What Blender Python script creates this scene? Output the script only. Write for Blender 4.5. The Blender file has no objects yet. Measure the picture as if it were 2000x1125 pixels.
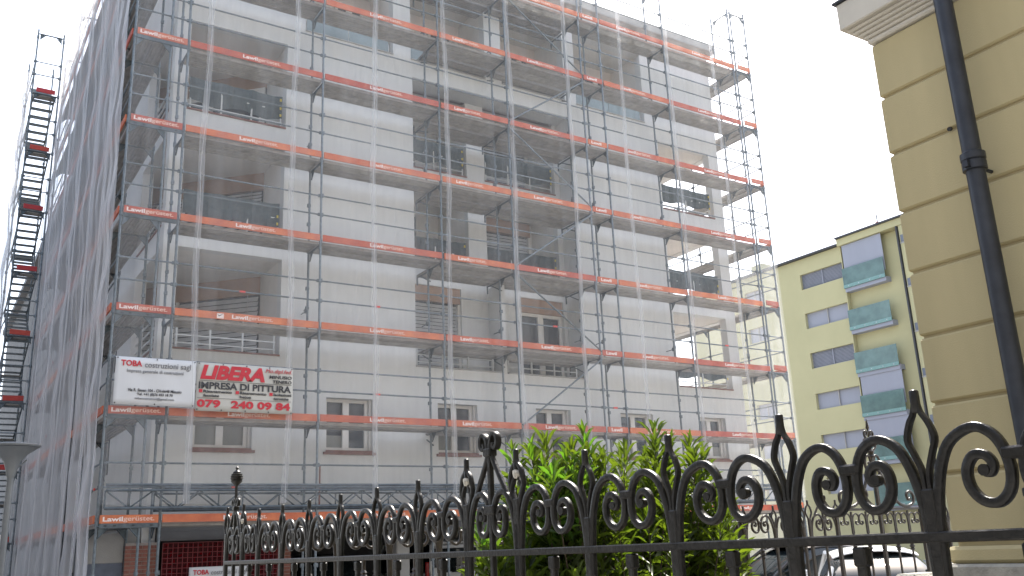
import bpy, math, random
from mathutils import Vector, Matrix
R = math.radians
random.seed(7)
sc = bpy.context.scene
COL = sc.collection

# ------------------------------------------------------------------ camera, sky, sun, exposure
CAM = Vector((-2.9557, -18.5207, 1.6))
cd = bpy.data.cameras.new('camera'); cam = bpy.data.objects.new('camera', cd); COL.objects.link(cam)
cd.sensor_width = 36; cd.lens = 36 * 1798.8 / 2000; cd.clip_start = .05; cd.clip_end = 2000
_r = Vector((0.84165869, -0.53842885, -0.04129198)); _u = Vector((-0.11311248, -0.25054977, 0.96147303)); _f = Vector((0.52803051, 0.80456149, 0.27178041))
m4 = Matrix((_r, _u, -_f)).transposed().to_4x4(); m4.translation = CAM; cam.matrix_world = m4
sc.camera = cam
SUN = Vector((.52, .33, .79)).normalized()
el = math.asin(SUN.z); az = math.atan2(SUN.x, SUN.y)
w = bpy.data.worlds.new('World'); sc.world = w; w.use_nodes = True
nt = w.node_tree; nt.nodes.clear()
out = nt.nodes.new('ShaderNodeOutputWorld'); bg = nt.nodes.new('ShaderNodeBackground')
sky = nt.nodes.new('ShaderNodeTexSky'); sky.sky_type = 'NISHITA'; sky.sun_disc = False
sky.sun_elevation = el; sky.sun_rotation = az; sky.air_density = 1.0; sky.dust_density = 3.0; sky.ozone_density = 1.0
mixw = nt.nodes.new('ShaderNodeMix'); mixw.data_type = 'RGBA'; mixw.inputs[0].default_value = .5
tc = nt.nodes.new('ShaderNodeTexCoord'); cl = nt.nodes.new('ShaderNodeTexNoise'); cl.inputs['Scale'].default_value = 1.6; cl.inputs['Detail'].default_value = 6; cl.inputs['Roughness'].default_value = .55
rmp = nt.nodes.new('ShaderNodeMapRange'); rmp.inputs[1].default_value = .38; rmp.inputs[2].default_value = .58; rmp.inputs[3].default_value = 0; rmp.inputs[4].default_value = .35
nt.links.new(tc.outputs['Generated'], cl.inputs['Vector']); nt.links.new(cl.outputs['Fac'], rmp.inputs[0]); nt.links.new(rmp.outputs[0], mixw.inputs[0])
nt.links.new(sky.outputs[0], mixw.inputs[6]); mixw.inputs[7].default_value = (9.0, 9.2, 9.5, 1)
nt.links.new(mixw.outputs[2], bg.inputs[0]); bg.inputs[1].default_value = .14
nt.links.new(bg.outputs[0], out.inputs[0])
sl = bpy.data.lights.new('sun', 'SUN'); sl.energy = 4.2; sl.angle = R(.6); sl.color = (1, .95, .87)
so = bpy.data.objects.new('sun', sl); COL.objects.link(so); so.rotation_euler = (-SUN).to_track_quat('-Z', 'Y').to_euler(); so.location = (20, 10, 40)
sc.view_settings.view_transform = 'Standard'; sc.view_settings.look = 'None'; sc.view_settings.gamma = 1; sc.view_settings.use_curve_mapping = False
sc.view_settings.exposure = 1.45
sc.render.engine = 'CYCLES'
sc.cycles.transparent_max_bounces = 24; sc.cycles.max_bounces = 8; sc.cycles.diffuse_bounces = 4

# ------------------------------------------------------------------ helpers
def link(o, parent=None):
    COL.objects.link(o)
    if parent is not None: o.parent = parent
    return o
def tag(o, label=None, cat=None, group=None, kind=None):
    if label: o['label'] = label
    if cat: o['category'] = cat
    if group: o['group'] = group
    if kind: o['kind'] = kind
    return o
def empty(name, loc, label, cat, group=None, rz=0):
    o = bpy.data.objects.new(name, None); o.location = loc; o.rotation_euler = (0, 0, rz); o.empty_display_size = .2
    link(o); return tag(o, label, cat, group)

class MB:
    def __init__(s): s.v = []; s.f = []
    def add(s, vs, fs):
        b = len(s.v); s.v += [tuple(x) for x in vs]; s.f += [tuple(i + b for i in f) for f in fs]; return s
    def quad(s, a, b, c, d): return s.add([a, b, c, d], [(0, 1, 2, 3)])
    def box(s, x0, x1, y0, y1, z0, z1, bev=0):
        if bev <= 0:
            return s.add([(x0, y0, z0), (x1, y0, z0), (x1, y1, z0), (x0, y1, z0), (x0, y0, z1), (x1, y0, z1), (x1, y1, z1), (x0, y1, z1)],
                         [(3, 2, 1, 0), (4, 5, 6, 7), (0, 1, 5, 4), (1, 2, 6, 5), (2, 3, 7, 6), (3, 0, 4, 7)])
        b = bev; vs = []
        for z, i in ((z0, 1), (z0 + b, 0), (z1 - b, 0), (z1, 1)):
            if i: vs += [(x0 + b, y0 + b, z), (x1 - b, y0 + b, z), (x1 - b, y1 - b, z), (x0 + b, y1 - b, z)]
            else: vs += [(x0, y0 + b, z), (x0 + b, y0, z), (x1 - b, y0, z), (x1, y0 + b, z), (x1, y1 - b, z), (x1 - b, y1, z), (x0 + b, y1, z), (x0, y1 - b, z)]
        f = [(3, 2, 1, 0)]
        A = 0; B = 4; C = 12; D = 20
        def ring(sq, oc, up):
            o = []
            for k in range(4):
                a0 = sq + k; a1 = sq + (k + 1) % 4
                m0 = oc + (2 * k + 1) % 8; m1 = oc + (2 * k + 2) % 8; mm = oc + (2 * k) % 8
                q = [(a0, a1, m1, m0), (a0, m0, mm)] if not up else [(m0, m1, a1, a0), (mm, m0, a0)]
                o += q
            return o
        f += [tuple(reversed(x)) for x in ring(A, B, False)] if False else ring(A, B, False)
        for k in range(8): f.append((B + k, B + (k + 1) % 8, C + (k + 1) % 8, C + k))
        f += ring(D, C, True); f.append((20, 21, 22, 23))
        return s.add(vs, f)
    def tube(s, p, q, r, n=8, r2=None, cap=True):
        p = Vector(p); q = Vector(q); d = q - p
        if d.length < 1e-6: return s
        d.normalize(); a = d.orthogonal().normalized(); b = d.cross(a); r2 = r if r2 is None else r2
        vs = []
        for c, rr in ((p, r), (q, r2)):
            for i in range(n):
                t = 2 * math.pi * i / n; vs.append(c + a * math.cos(t) * rr + b * math.sin(t) * rr)
        fs = [(i, (i + 1) % n, n + (i + 1) % n, n + i) for i in range(n)]
        if cap: fs += [tuple(reversed(range(n))), tuple(range(n, 2 * n))]
        return s.add(vs, fs)
    def lathe(s, prof, n=20, c=(0, 0)):
        vs = []; fs = []
        for (r, z) in prof:
            for i in range(n):
                t = 2 * math.pi * i / n; vs.append((c[0] + r * math.cos(t), c[1] + r * math.sin(t), z))
        for k in range(len(prof) - 1):
            for i in range(n): fs.append((k * n + i, k * n + (i + 1) % n, (k + 1) * n + (i + 1) % n, (k + 1) * n + i))
        fs.append(tuple(reversed(range(n)))); fs.append(tuple(range((len(prof) - 1) * n, len(prof) * n)))
        return s.add(vs, fs)
    def sweep(s, pts, w, t, sub=0, taper=None):
        """flat iron bar swept along 2-D points (u,z) lying in the plane x=0 (u -> y); w in plane, t across"""
        P = [Vector((0, a, b)) for a, b in pts]
        if sub:
            Q = []
            n = len(P)
            for i in range(n - 1):
                p0 = P[max(i - 1, 0)]; p1 = P[i]; p2 = P[i + 1]; p3 = P[min(i + 2, n - 1)]
                for k in range(sub):
                    x = k / sub
                    Q.append(.5 * ((2 * p1) + (p2 - p0) * x + (2 * p0 - 5 * p1 + 4 * p2 - p3) * x * x + (3 * p1 - p0 - 3 * p2 + p3) * x ** 3))
            Q.append(P[-1]); P = Q
        X = Vector((1, 0, 0)); vs = []; n = len(P)
        for i, p in enumerate(P):
            d = (P[min(i + 1, n - 1)] - P[max(i - 1, 0)]).normalized(); nn = X.cross(d)
            k = 1 if taper is None else taper(i / (n - 1))
            a = w * k / 2; b = t * (k if taper else 1) / 2; c = .25
            for (e, g) in ((-a, -b * (1 - c)), (-a * (1 - c), -b), (a * (1 - c), -b), (a, -b * (1 - c)), (a, b * (1 - c)), (a * (1 - c), b), (-a * (1 - c), b), (-a, b * (1 - c))):
                vs.append(p + nn * e + X * g)
        fs = []
        for i in range(n - 1):
            for k in range(8): fs.append((i * 8 + k, i * 8 + (k + 1) % 8, (i + 1) * 8 + (k + 1) % 8, (i + 1) * 8 + k))
        fs += [tuple(reversed(range(8))), tuple(range((n - 1) * 8, n * 8))]
        return s.add(vs, fs)
    def mesh(s, name, mat=None, smooth=False):
        me = bpy.data.meshes.new(name); me.from_pydata(s.v, [], s.f); me.update()
        if mat: me.materials.append(mat)
        if smooth:
            me.shade_smooth()
            me.set_sharp_from_angle(angle=R(smooth if smooth is not True else 40))
        return me
    def build(s, name, mat, parent=None, smooth=False, loc=None, kind=None):
        o = bpy.data.objects.new(name, s.mesh(name, mat, smooth)); link(o, parent)
        if loc: o.location = loc
        if kind: o['kind'] = kind
        return o
def inst(name, me, parent, loc=(0, 0, 0), rot=(0, 0, 0), scale=(1, 1, 1)):
    o = bpy.data.objects.new(name, me); link(o, parent); o.location = loc; o.rotation_euler = rot; o.scale = scale; return o
def B(name, mat, parent, *boxes, bev=0, kind=None):
    m = MB()
    for b in boxes: m.box(*b, bev=bev)
    return m.build(name, mat, parent, kind=kind)

# ------------------------------------------------------------------ materials
def mat(name, col, rough=.6, metal=0, var=.12, scale=6, bump=0, bscale=None, rnd=0, col2=None, spec=None, streak=False, detail=5):
    m = bpy.data.materials.new(name); m.use_nodes = True; n = m.node_tree.nodes; L = m.node_tree.links
    b = n['Principled BSDF']; b.inputs['Roughness'].default_value = rough; b.inputs['Metallic'].default_value = metal
    if spec is not None: b.inputs['Specular IOR Level'].default_value = spec
    tcn = n.new('ShaderNodeTexCoord'); nz = n.new('ShaderNodeTexNoise'); nz.inputs['Scale'].default_value = scale; nz.inputs['Detail'].default_value = detail; nz.inputs['Roughness'].default_value = .6
    src = tcn.outputs['Object']
    if streak:
        mp = n.new('ShaderNodeMapping'); mp.inputs['Scale'].default_value = (1, 1, .12); L.new(src, mp.inputs[0]); src = mp.outputs[0]
    L.new(src, nz.inputs['Vector'])
    mx = n.new('ShaderNodeMix'); mx.data_type = 'RGBA'
    mr = n.new('ShaderNodeMapRange'); mr.inputs[1].default_value = .3; mr.inputs[2].default_value = .7
    L.new(nz.outputs['Fac'], mr.inputs[0]); L.new(mr.outputs[0], mx.inputs[0])
    c2 = col2 or [min(1, c * (1 + var)) for c in col]; c1 = col if col2 else [c * (1 - var) for c in col]
    mx.inputs[6].default_value = (*c1, 1); mx.inputs[7].default_value = (*c2, 1)
    o = mx.outputs[2]
    if rnd:
        oi = n.new('ShaderNodeObjectInfo'); hs = n.new('ShaderNodeHueSaturation')
        r1 = n.new('ShaderNodeMapRange'); r1.inputs[3].default_value = 1 - rnd; r1.inputs[4].default_value = 1 + rnd
        r2 = n.new('ShaderNodeMapRange'); r2.inputs[3].default_value = .5 - rnd * .06; r2.inputs[4].default_value = .5 + rnd * .06
        L.new(oi.outputs['Random'], r1.inputs[0]); L.new(r1.outputs[0], hs.inputs['Value']); L.new(oi.outputs['Random'], r2.inputs[0]); L.new(r2.outputs[0], hs.inputs['Hue'])
        L.new(o, hs.inputs['Color']); o = hs.outputs[0]
    L.new(o, b.inputs['Base Color'])
    if bump:
        bp = n.new('ShaderNodeBump'); bp.inputs['Strength'].default_value = bump; bp.inputs['Distance'].default_value = .01
        n2 = n.new('ShaderNodeTexNoise'); n2.inputs['Scale'].default_value = bscale or scale * 6; n2.inputs['Detail'].default_value = 4
        L.new(tcn.outputs['Object'], n2.inputs['Vector']); L.new(n2.outputs['Fac'], bp.inputs['Height']); L.new(bp.outputs[0], b.inputs['Normal'])
    return m
def netmat(name, col, alpha, var=.3, scale=(1.5, 1.5, .06)):
    m = bpy.data.materials.new(name); m.use_nodes = True; n = m.node_tree.nodes; L = m.node_tree.links; n.clear()
    o = n.new('ShaderNodeOutputMaterial'); mx = n.new('ShaderNodeMixShader'); tr = n.new('ShaderNodeBsdfTransparent'); ad = n.new('ShaderNodeMixShader')
    df = n.new('ShaderNodeBsdfDiffuse'); tl = n.new('ShaderNodeBsdfTranslucent'); df.inputs[0].default_value = (*col, 1); tl.inputs[0].default_value = (*col, 1); ad.inputs[0].default_value = .5
    L.new(df.outputs[0], ad.inputs[1]); L.new(tl.outputs[0], ad.inputs[2])
    tcn = n.new('ShaderNodeTexCoord'); mp = n.new('ShaderNodeMapping'); mp.inputs['Scale'].default_value = scale; nz = n.new('ShaderNodeTexNoise'); nz.inputs['Scale'].default_value = 3; nz.inputs['Detail'].default_value = 4
    mr = n.new('ShaderNodeMapRange'); mr.inputs[1].default_value = .3; mr.inputs[2].default_value = .7; mr.inputs[3].default_value = alpha * (1 - var); mr.inputs[4].default_value = alpha * (1 + var)
    L.new(tcn.outputs['Object'], mp.inputs[0]); L.new(mp.outputs[0], nz.inputs['Vector']); L.new(nz.outputs['Fac'], mr.inputs[0]); L.new(mr.outputs[0], mx.inputs[0])
    L.new(tr.outputs[0], mx.inputs[1]); L.new(ad.outputs[0], mx.inputs[2]); L.new(mx.outputs[0], o.inputs[0])
    return m
def leafmat(name, c1, c2):
    m = mat(name, c1, .42, 0, col2=c2, scale=5, rnd=.42); n = m.node_tree.nodes; L = m.node_tree.links; b = n['Principled BSDF']
    o = n['Material Output']; mx = n.new('ShaderNodeMixShader'); mx.inputs[0].default_value = .5; tl = n.new('ShaderNodeBsdfTranslucent')
    src = b.inputs['Base Color'].links[0].from_socket; g = n.new('ShaderNodeMix'); g.data_type = 'RGBA'; g.blend_type = 'MULTIPLY'; g.inputs[0].default_value = 1; g.inputs[7].default_value = (2.3, 2.2, .55, 1)
    L.new(src, g.inputs[6]); L.new(g.outputs[2], tl.inputs[0]); L.new(b.outputs[0], mx.inputs[1]); L.new(tl.outputs[0], mx.inputs[2]); L.new(mx.outputs[0], o.inputs[0]); return m
def glassmat(name, col, rough=.03, alpha=None):
    m = mat(name, col, rough, 0, var=.25, scale=1.2); b = m.node_tree.nodes['Principled BSDF']; b.inputs['Specular IOR Level'].default_value = .6
    if alpha is not None:
        b.inputs['Alpha'].default_value = alpha
    return m

M = dict(
 plaster=mat('white plaster', (.67, .668, .65), .9, var=.07, scale=.55, bump=.25, bscale=60),
 soffit=mat('grey plaster', (.72, .69, .645), .9, var=.06, scale=1.5),
 brownpanel=mat('brown blind box', (.37, .24, .165), .7, var=.12, scale=4),
 sillred=mat('red brown sill', (.20, .075, .05), .6, var=.2, scale=9),
 wframe=mat('white window frame', (.74, .71, .66), .45, var=.05),
 wglass=glassmat('dark window glass', (.035, .042, .05), .04),
 curtain=mat('curtain', (.22, .215, .19), .9, var=.2, scale=3, streak=True),
 blind=mat('grey blind', (.50, .505, .505), .5, var=.1, scale=5),
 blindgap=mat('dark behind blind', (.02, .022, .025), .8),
 screen=mat('dark green privacy screen', (.075, .095, .10), .8, var=.3, scale=7, bump=.5, bscale=14),
 bglass=glassmat('balustrade glass', (.26, .33, .34), .05, .75),
 railw=mat('white railing paint', (.6, .61, .6), .4, var=.05),
 steel=mat('galvanised steel', (.15, .175, .19), .5, .35, var=.3, scale=14, rnd=.2),
 steeld=mat('dark galvanised steel', (.085, .105, .115), .55, .3, var=.3, scale=10, rnd=.2),
 plank=mat('steel deck plank', (.30, .285, .265), .6, .2, var=.2, scale=5, rnd=.15, streak=False),
 toe=mat('orange toe board', (.40, .085, .048), .7, 0, col2=(.58, .16, .075), scale=2.6, rnd=.15, bump=.2, bscale=30),
 toered=mat('red toe board', (.42, .045, .035), .65, 0, var=.2, scale=4, rnd=.15),
 letter=mat('white lettering', (.86, .82, .80), .7, 0, col2=(.80, .62, .54), scale=9),
 letter2=mat('faded lettering', (.76, .42, .30), .7, 0, col2=(.80, .64, .56), scale=9),
 clip=mat('red clip', (.65, .06, .04), .5),
 yclip=mat('yellow tape', (.65, .5, .05), .5),
 netf=netmat('fine white netting', (.82, .83, .84), .17, .35),
 nets=netmat('netting hem', (.85, .86, .87), .30, .3, (4, 4, .4)),
 netl=netmat('grey netting', (.66, .66, .675), .52, .12, (1, 1, .05)),
 netlh=netmat('grey netting hem', (.74, .74, .755), .55, .25, (4, 4, .4)),
 cord=mat('white cord', (.55, .55, .55), .8),
 iron=mat('black wrought iron', (.012, .0115, .0105), .36, .0, var=.5, scale=30, bump=.3, bscale=60, spec=.28),
 ironb=mat('brown weathered iron', (.026, .020, .015), .42, .0, var=.5, scale=20, bump=.2, bscale=60),
 dropping=mat('pale flaking patch', (.5, .48, .42), .9, var=.3, scale=60, bump=.8, bscale=90),
 villa=mat('ochre plaster', (.46, .392, .222), .92, var=.13, scale=1.1, streak=True, bump=.2, bscale=120),
 villag=mat('ochre groove', (.38, .32, .185), .92, var=.08, scale=3),
 cornice=mat('cream cornice', (.56, .53, .46), .8, var=.08, scale=2, streak=False),
 stone=mat('granite plinth', (.36, .345, .30), .85, var=.25, scale=12, bump=.6, bscale=50),
 pipe=mat('dark grey downpipe', (.035, .04, .05), .45, .3, var=.2, scale=8),
 farwall=mat('pale yellow render', (.47, .435, .25), .9, var=.06, scale=.25),
 farblind=mat('lavender blind', (.30, .31, .36), .6, var=.06, scale=.6, streak=True),
 farslat=mat('slatted shutter', (.14, .155, .19), .5, var=.2, scale=2),
 farglass=glassmat('green balcony glass', (.14, .225, .21), .06, .78),
 farband=mat('teal glass clamp strip', (.17, .30, .28), .3, var=.1),
 roofdark=mat('dark roof edge', (.05, .05, .055), .6),
 concrete=mat('concrete', (.36, .35, .33), .9, var=.12, scale=2, bump=.3, bscale=40),
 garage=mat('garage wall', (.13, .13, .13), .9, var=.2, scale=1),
 bluepanel=mat('blue grey band', (.13, .15, .19), .7, var=.15),
 brick=mat('brick', (.30, .135, .10), .9, var=.3, scale=8, rnd=.1),
 mortar=mat('mortar', (.34, .30, .27), .95),
 rednet=netmat('maroon mesh sheet', (.14, .012, .016), .8, .15, (3, 3, 3)),  # orange-red mesh, darkened to maroon to carry its shade
 redstrand=mat('red mesh strand', (.17, .045, .05), .7),
 banner=mat('white banner vinyl', (.60, .605, .61), .5, var=.03, scale=1.5),
 banner2=mat('cream banner vinyl', (.49, .475, .43), .5, var=.04, scale=1.5),
 ink=mat('dark print', (.045, .045, .05), .6), inkg=mat('grey print', (.20, .20, .21), .6), inkr=mat('red print', (.52, .03, .045), .6),
 carwhite=mat('white car paint', (.72, .73, .74), .18, 0, var=.01, spec=.6), carblack=mat('black car paint', (.012, .013, .016), .12, .2, var=.05, spec=.7),
 carsilver=mat('silver car paint', (.34, .35, .36), .22, .6, var=.03), carglass=glassmat('car glass', (.015, .02, .022), .02),
 tyre=mat('tyre', (.012, .012, .012), .85), rim=mat('alloy', (.45, .45, .46), .3, .8), redlamp=mat('red lamp lens', (.35, .01, .01), .2), blacktrim=mat('black trim', (.015, .015, .015), .5),
 lampg=mat('grey lamp metal', (.15, .16, .165), .45, .2, var=.08), asphalt=mat('pale concrete paving', (.34, .335, .325), .9, var=.2, scale=3, bump=.4, bscale=80),
 paving=mat('paving', (.27, .26, .24), .9, var=.15, scale=2, bump=.4, bscale=40), soil=mat('soil', (.06, .045, .03), .95, var=.3, scale=4),
 leaf=leafmat('oleander leaf', (.030, .068, .014), (.078, .135, .024)), stem=mat('oleander stem', (.06, .045, .025), .8, var=.3),
 dark=mat('dark board', (.03, .03, .03), .7), whitepole=mat('white pole paint', (.6, .58, .54), .6),
)

# ------------------------------------------------------------------ text
FONT = None
def text_mesh(txt, matr, bold=0, shear=0, key={}):
    k = (txt, matr.name, bold, shear)
    if k in key: return key[k]
    c = bpy.data.curves.new('lettering', 'FONT'); c.body = txt; c.size = 1; c.offset = bold; c.shear = shear; c.resolution_u = 3; c.extrude = .004
    o = bpy.data.objects.new('lettering_source', c); COL.objects.link(o)
    dg = bpy.context.evaluated_depsgraph_get()
    me = bpy.data.meshes.new_from_object(o.evaluated_get(dg)); bpy.data.objects.remove(o); bpy.data.curves.remove(c)
    me.name = 'lettering'; me.materials.clear(); me.materials.append(matr)
    xs = [v.co.x for v in me.vertices]; ys = [v.co.y for v in me.vertices]; x0, x1, y0, y1 = min(xs), max(xs), min(ys), max(ys)
    for v in me.vertices: v.co.x = (v.co.x - x0) / (x1 - x0); v.co.y = (v.co.y - y0) / (y1 - y0)
    key[k] = (me, (x1 - x0), (y1 - y0)); return key[k]
def text(parent, txt, x0, x1, z0, z1, y, matr, bold=0, shear=0, rz=0):
    me, _, _ = text_mesh(txt, matr, bold, shear)
    return inst('lettering', me, parent, (x0, y, z0), (R(90), 0, rz), (x1 - x0, z1 - z0, 1))

# ------------------------------------------------------------------ ground
def sheet(name, x0, x1, y0, y1, z, m, n=1):
    mb = MB(); mb.quad((x0, y0, z), (x1, y0, z), (x1, y1, z), (x0, y1, z)); o = mb.build(name, m); tag(o, kind='structure'); return o
sheet('ground', -600, 600, -600, 600, 0, M['asphalt'])
sheet('garden_bed', -.7, 8.3, -16.2, -11.1, .03, M['soil'])
B('pavement', M['paving'], None, (-1.9, -.95, -30, -10.4, 0, .12))['kind'] = 'structure'

# ------------------------------------------------------------------ unseen houses, added to block and bounce low light
for nm, x0, x1, y1, h in (('cream house across the street behind the viewer, left of the villa', -34, -4, -27, 17), ('taller cream house across the street behind the viewer and the villa', -3.5, 36, -29, 19)):
    H_ = empty('house', (x0, y1, 0), nm, 'building'); wd = x1 - x0
    hl_ = [(i * 3 + 1, i * 3 + 2.3, z, z + 1.5) for i in range(int(wd / 3)) for z in (1.2, 4.2, 7.2, 10.2, 13.2)]
    HOUSES = globals().setdefault('HOUSES', []); HOUSES.append((H_, wd, h, hl_))
H_ = empty('house', (-14, -24, 0), 'dark grey house across the side street, left of the viewer', 'building', None, R(-90)); H_.location = (-14, 24, 0)  # unseen, added to darken what the iron and villa reflect
HOUSES.append((H_, 44, 13, [(i * 3 + 1, i * 3 + 2.3, z, z + 1.5) for i in range(14) for z in (1.2, 4.2, 7.2, 10.2)]))
# ------------------------------------------------------------------ apartment building in scaffolding
def wall_holes(mb, a0, a1, z0, z1, holes, y, th, plane='Y'):
    A = sorted({a0, a1, *[h[0] for h in holes], *[h[1] for h in holes]}); Z = sorted({z0, z1, *[h[2] for h in holes], *[h[3] for h in holes]})
    A = [a for a in A if a0 <= a <= a1]; Z = [z for z in Z if z0 <= z <= z1]
    inh = lambda a, z: any(h[0] < a < h[1] and h[2] < z < h[3] for h in holes)
    P = (lambda a, d, z: (a, y + d, z)) if plane == 'Y' else (lambda a, d, z: (y + d, a, z))
    n = len(A) - 1; k = len(Z) - 1
    solid = [[not inh((A[i] + A[i + 1]) / 2, (Z[j] + Z[j + 1]) / 2) for j in range(k)] for i in range(n)]
    S = lambda i, j: 0 <= i < n and 0 <= j < k and solid[i][j]
    for i in range(n):
        for j in range(k):
            if not S(i, j): continue
            a, b, c, d = A[i], A[i + 1], Z[j], Z[j + 1]
            mb.quad(P(a, 0, c), P(b, 0, c), P(b, 0, d), P(a, 0, d)); mb.quad(P(a, th, c), P(a, th, d), P(b, th, d), P(b, th, c))
            if not S(i - 1, j): mb.quad(P(a, 0, c), P(a, 0, d), P(a, th, d), P(a, th, c))
            if not S(i + 1, j): mb.quad(P(b, 0, c), P(b, th, c), P(b, th, d), P(b, 0, d))
            if not S(i, j - 1): mb.quad(P(a, 0, c), P(a, th, c), P(b, th, c), P(b, 0, c))
            if not S(i, j + 1): mb.quad(P(a, 0, d), P(b, 0, d), P(b, th, d), P(a, th, d))
    return mb
for H_, wd, h, hl_ in HOUSES:
    wall_holes(MB(), 0, wd, 0, h, hl_, 0, -.25).build('wall', M['garage' if wd == 44 else 'concrete'], H_); B('body', M['garage' if wd == 44 else 'concrete'], H_, (0, wd, -10, -.3, 0, h - .05)); B('roof', M['brownpanel'], H_, (-.4, wd + .4, -10.4, .5, h + .01, h + .3))
    for (a, b, c, d) in hl_: B('window', M['wglass'], H_, (a, b, -.22, -.2, c, d))
BL = empty('apartment_building', (9.6, 1.05, 0), 'white plastered apartment block with loggias wrapped in scaffolding', 'building')
BL.location = (0, 0, 0)
ROW = [(5.90, 8.15), (8.65, 10.86), (11.40, 13.66)]
WINS = [(1.87, 3.10), (4.76, 5.90), (7.60, 8.71), (10.46, 11.57), (13.27, 14.43), (16.22, 17.26)]
TOPS = [(4.09, 6.48), (6.99, 9.30), (9.84, 12.03), (12.45, 15.10)]
YF = 1.05
holes = [(1.36, 3.65, a, b) for a, b in ROW] + [(15.55, 17.72, a, b) for a, b in ROW]
holes += [(7.03, 12.12, 5.90, 13.66)]
holes += [(a, b, 3.83, 5.05) for a, b in WINS] + [(a, b, 14.17, 16.55) for a, b in TOPS]
wall_holes(MB(), 1.05, 18.14, 2.32, 17.35, holes, YF, .26).build('front_wall', M['plaster'], BL)
lh = [(1.37, 3.9, a, b) for a, b in ROW] + [(5.6, 6.8, a + .3, b - .2) for a, b in ROW + [(3.4, 5.3), (14.1, 16.4)]] + [(8.6, 10.8, a + .1, b) for a, b in ROW + [(14.1, 16.4)]]
wall_holes(MB(), 1.315, 13.4, 0.0, 17.35, lh, 1.05, .26, 'X').build('side_wall', M['plaster'], BL)
rh = [(1.40, 4.4, a, b) for a, b in ROW] + [(7.5, 9.0, a + .3, b - .2) for a, b in ROW]
wall_holes(MB(), 1.315, 13.4, 2.32, 17.35, rh, 17.88, .26, 'X').build('side_wall', M['plaster'], BL)
B('rear_wall', M['plaster'], BL, (1.32, 18.14, 13.41, 13.65, 0, 17.35))
B('roof', M['concrete'], BL, (.85, 18.34, .80, 13.85, 17.36, 17.62), bev=.02)
NB = empty('neighbour_house', (1.2, 14.5, 0), 'grey house standing behind the netted left side of the white block', 'building')
B('wall', M['garage'], NB, (0, 8, 0, 30, 0, 15.5)); B('roof', M['roofdark'], NB, (-.3, 8.3, -.3, 30.3, 15.51, 15.8))  # added dark block, keeps the far side from showing bright through the nets
# dark glazing seen in the side windows through the netting
for a, b in ROW + [(3.4, 5.3), (14.1, 16.4)]:
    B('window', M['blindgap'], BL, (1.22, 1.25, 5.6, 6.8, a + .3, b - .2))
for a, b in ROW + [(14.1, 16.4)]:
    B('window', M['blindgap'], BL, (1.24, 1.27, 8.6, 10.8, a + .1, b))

def blind(parent, p, q, z0, z1, gap=.085, slat=.07):
    """venetian blind between plan points p and q"""
    p = Vector((p[0], p[1], 0)); q = Vector((q[0], q[1], 0)); d = (q - p); L = d.length; d.normalize(); n = Vector((d.y, -d.x, 0))
    mb = MB(); z = z1 - .06
    while z > z0:
        a = p + n * .012; b = q + n * .012; c = q - n * .025; e = p - n * .025
        mb.quad((*a.xy, z - slat), (*b.xy, z - slat), (*c.xy, z), (*e.xy, z)); mb.quad((*e.xy, z + .004), (*c.xy, z + .004), (*b.xy, z - slat + .004), (*a.xy, z - slat + .004)); z -= gap
    for t in (.08, .5, .92):
        c = p + d * L * t + n * .02; mb.tube((*c.xy, z0), (*c.xy, z1), .006, 4)
    return mb.build('blind', M['blind'], parent, kind='stuff')
def wallseg(mb, p, q, z0, z1, t):
    p = Vector((p[0], p[1], 0)); q = Vector((q[0], q[1], 0)); d = (q - p).normalized(); n = Vector((-d.y, d.x, 0)) * t
    vs = [(*p.xy, z0), (*q.xy, z0), (*(q + n).xy, z0), (*(p + n).xy, z0)]; vs += [(a, b, z1) for a, b, _ in vs]
    return mb.add(vs, [(3, 2, 1, 0), (4, 5, 6, 7), (0, 1, 5, 4), (1, 2, 6, 5), (2, 3, 7, 6), (3, 0, 4, 7)])
def pt(p, q, t): return (p[0] + (q[0] - p[0]) * t, p[1] + (q[1] - p[1]) * t)
def off(p, q, d):
    v = Vector((q[0] - p[0], q[1] - p[1])).normalized(); n = Vector((v.y, -v.x)) * d; return (p[0] + n.x, p[1] + n.y), (q[0] + n.x, q[1] + n.y)
def casement(parent, p, q, z0, z1, nleaf=2, fr=.07, curtain=False):
    """framed window between plan points; room behind is dark"""
    w_ = bpy.data.objects.new('window', wallseg(MB(), *off(p, q, -.05), z0, z1, .02).mesh('window', M['wglass'])); link(w_, parent)
    L = math.dist(p, q); f = MB(); o1, o2 = off(p, q, .02)
    for a, b in ((z0, z0 + fr), (z1 - fr, z1)): wallseg(f, o1, o2, a, b, .055)
    xs = [0, 1] if nleaf == 1 else [i / nleaf for i in range(nleaf + 1)]
    for i, t in enumerate(xs):
        e = fr / L * (1 if 0 < i < nleaf else 1)
        t0 = max(0, t - (e if 0 < i < nleaf else 0)); t1 = min(1, t + e) if i < nleaf else 1
        if i == nleaf: t0 = 1 - e
        wallseg(f, pt(o1, o2, t0), pt(o1, o2, t1), z0 + fr + .001, z1 - fr - .001, .055)
    f.build('frame', M['wframe'], w_)
    if curtain:
        o1, o2 = off(p, q, -.03)
        for i in range(nleaf):
            a = i / nleaf + .04; b = (i + 1) / nleaf - .04
            wallseg(MB(), pt(o1, o2, a), pt(o1, o2, b), z0 + .05, z0 + (z1 - z0) * random.choice((.3, .42, .5)), .006).build('curtain', M['curtain'], w_) if i == 0 or random.random() < .4 else None
    return w_
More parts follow.
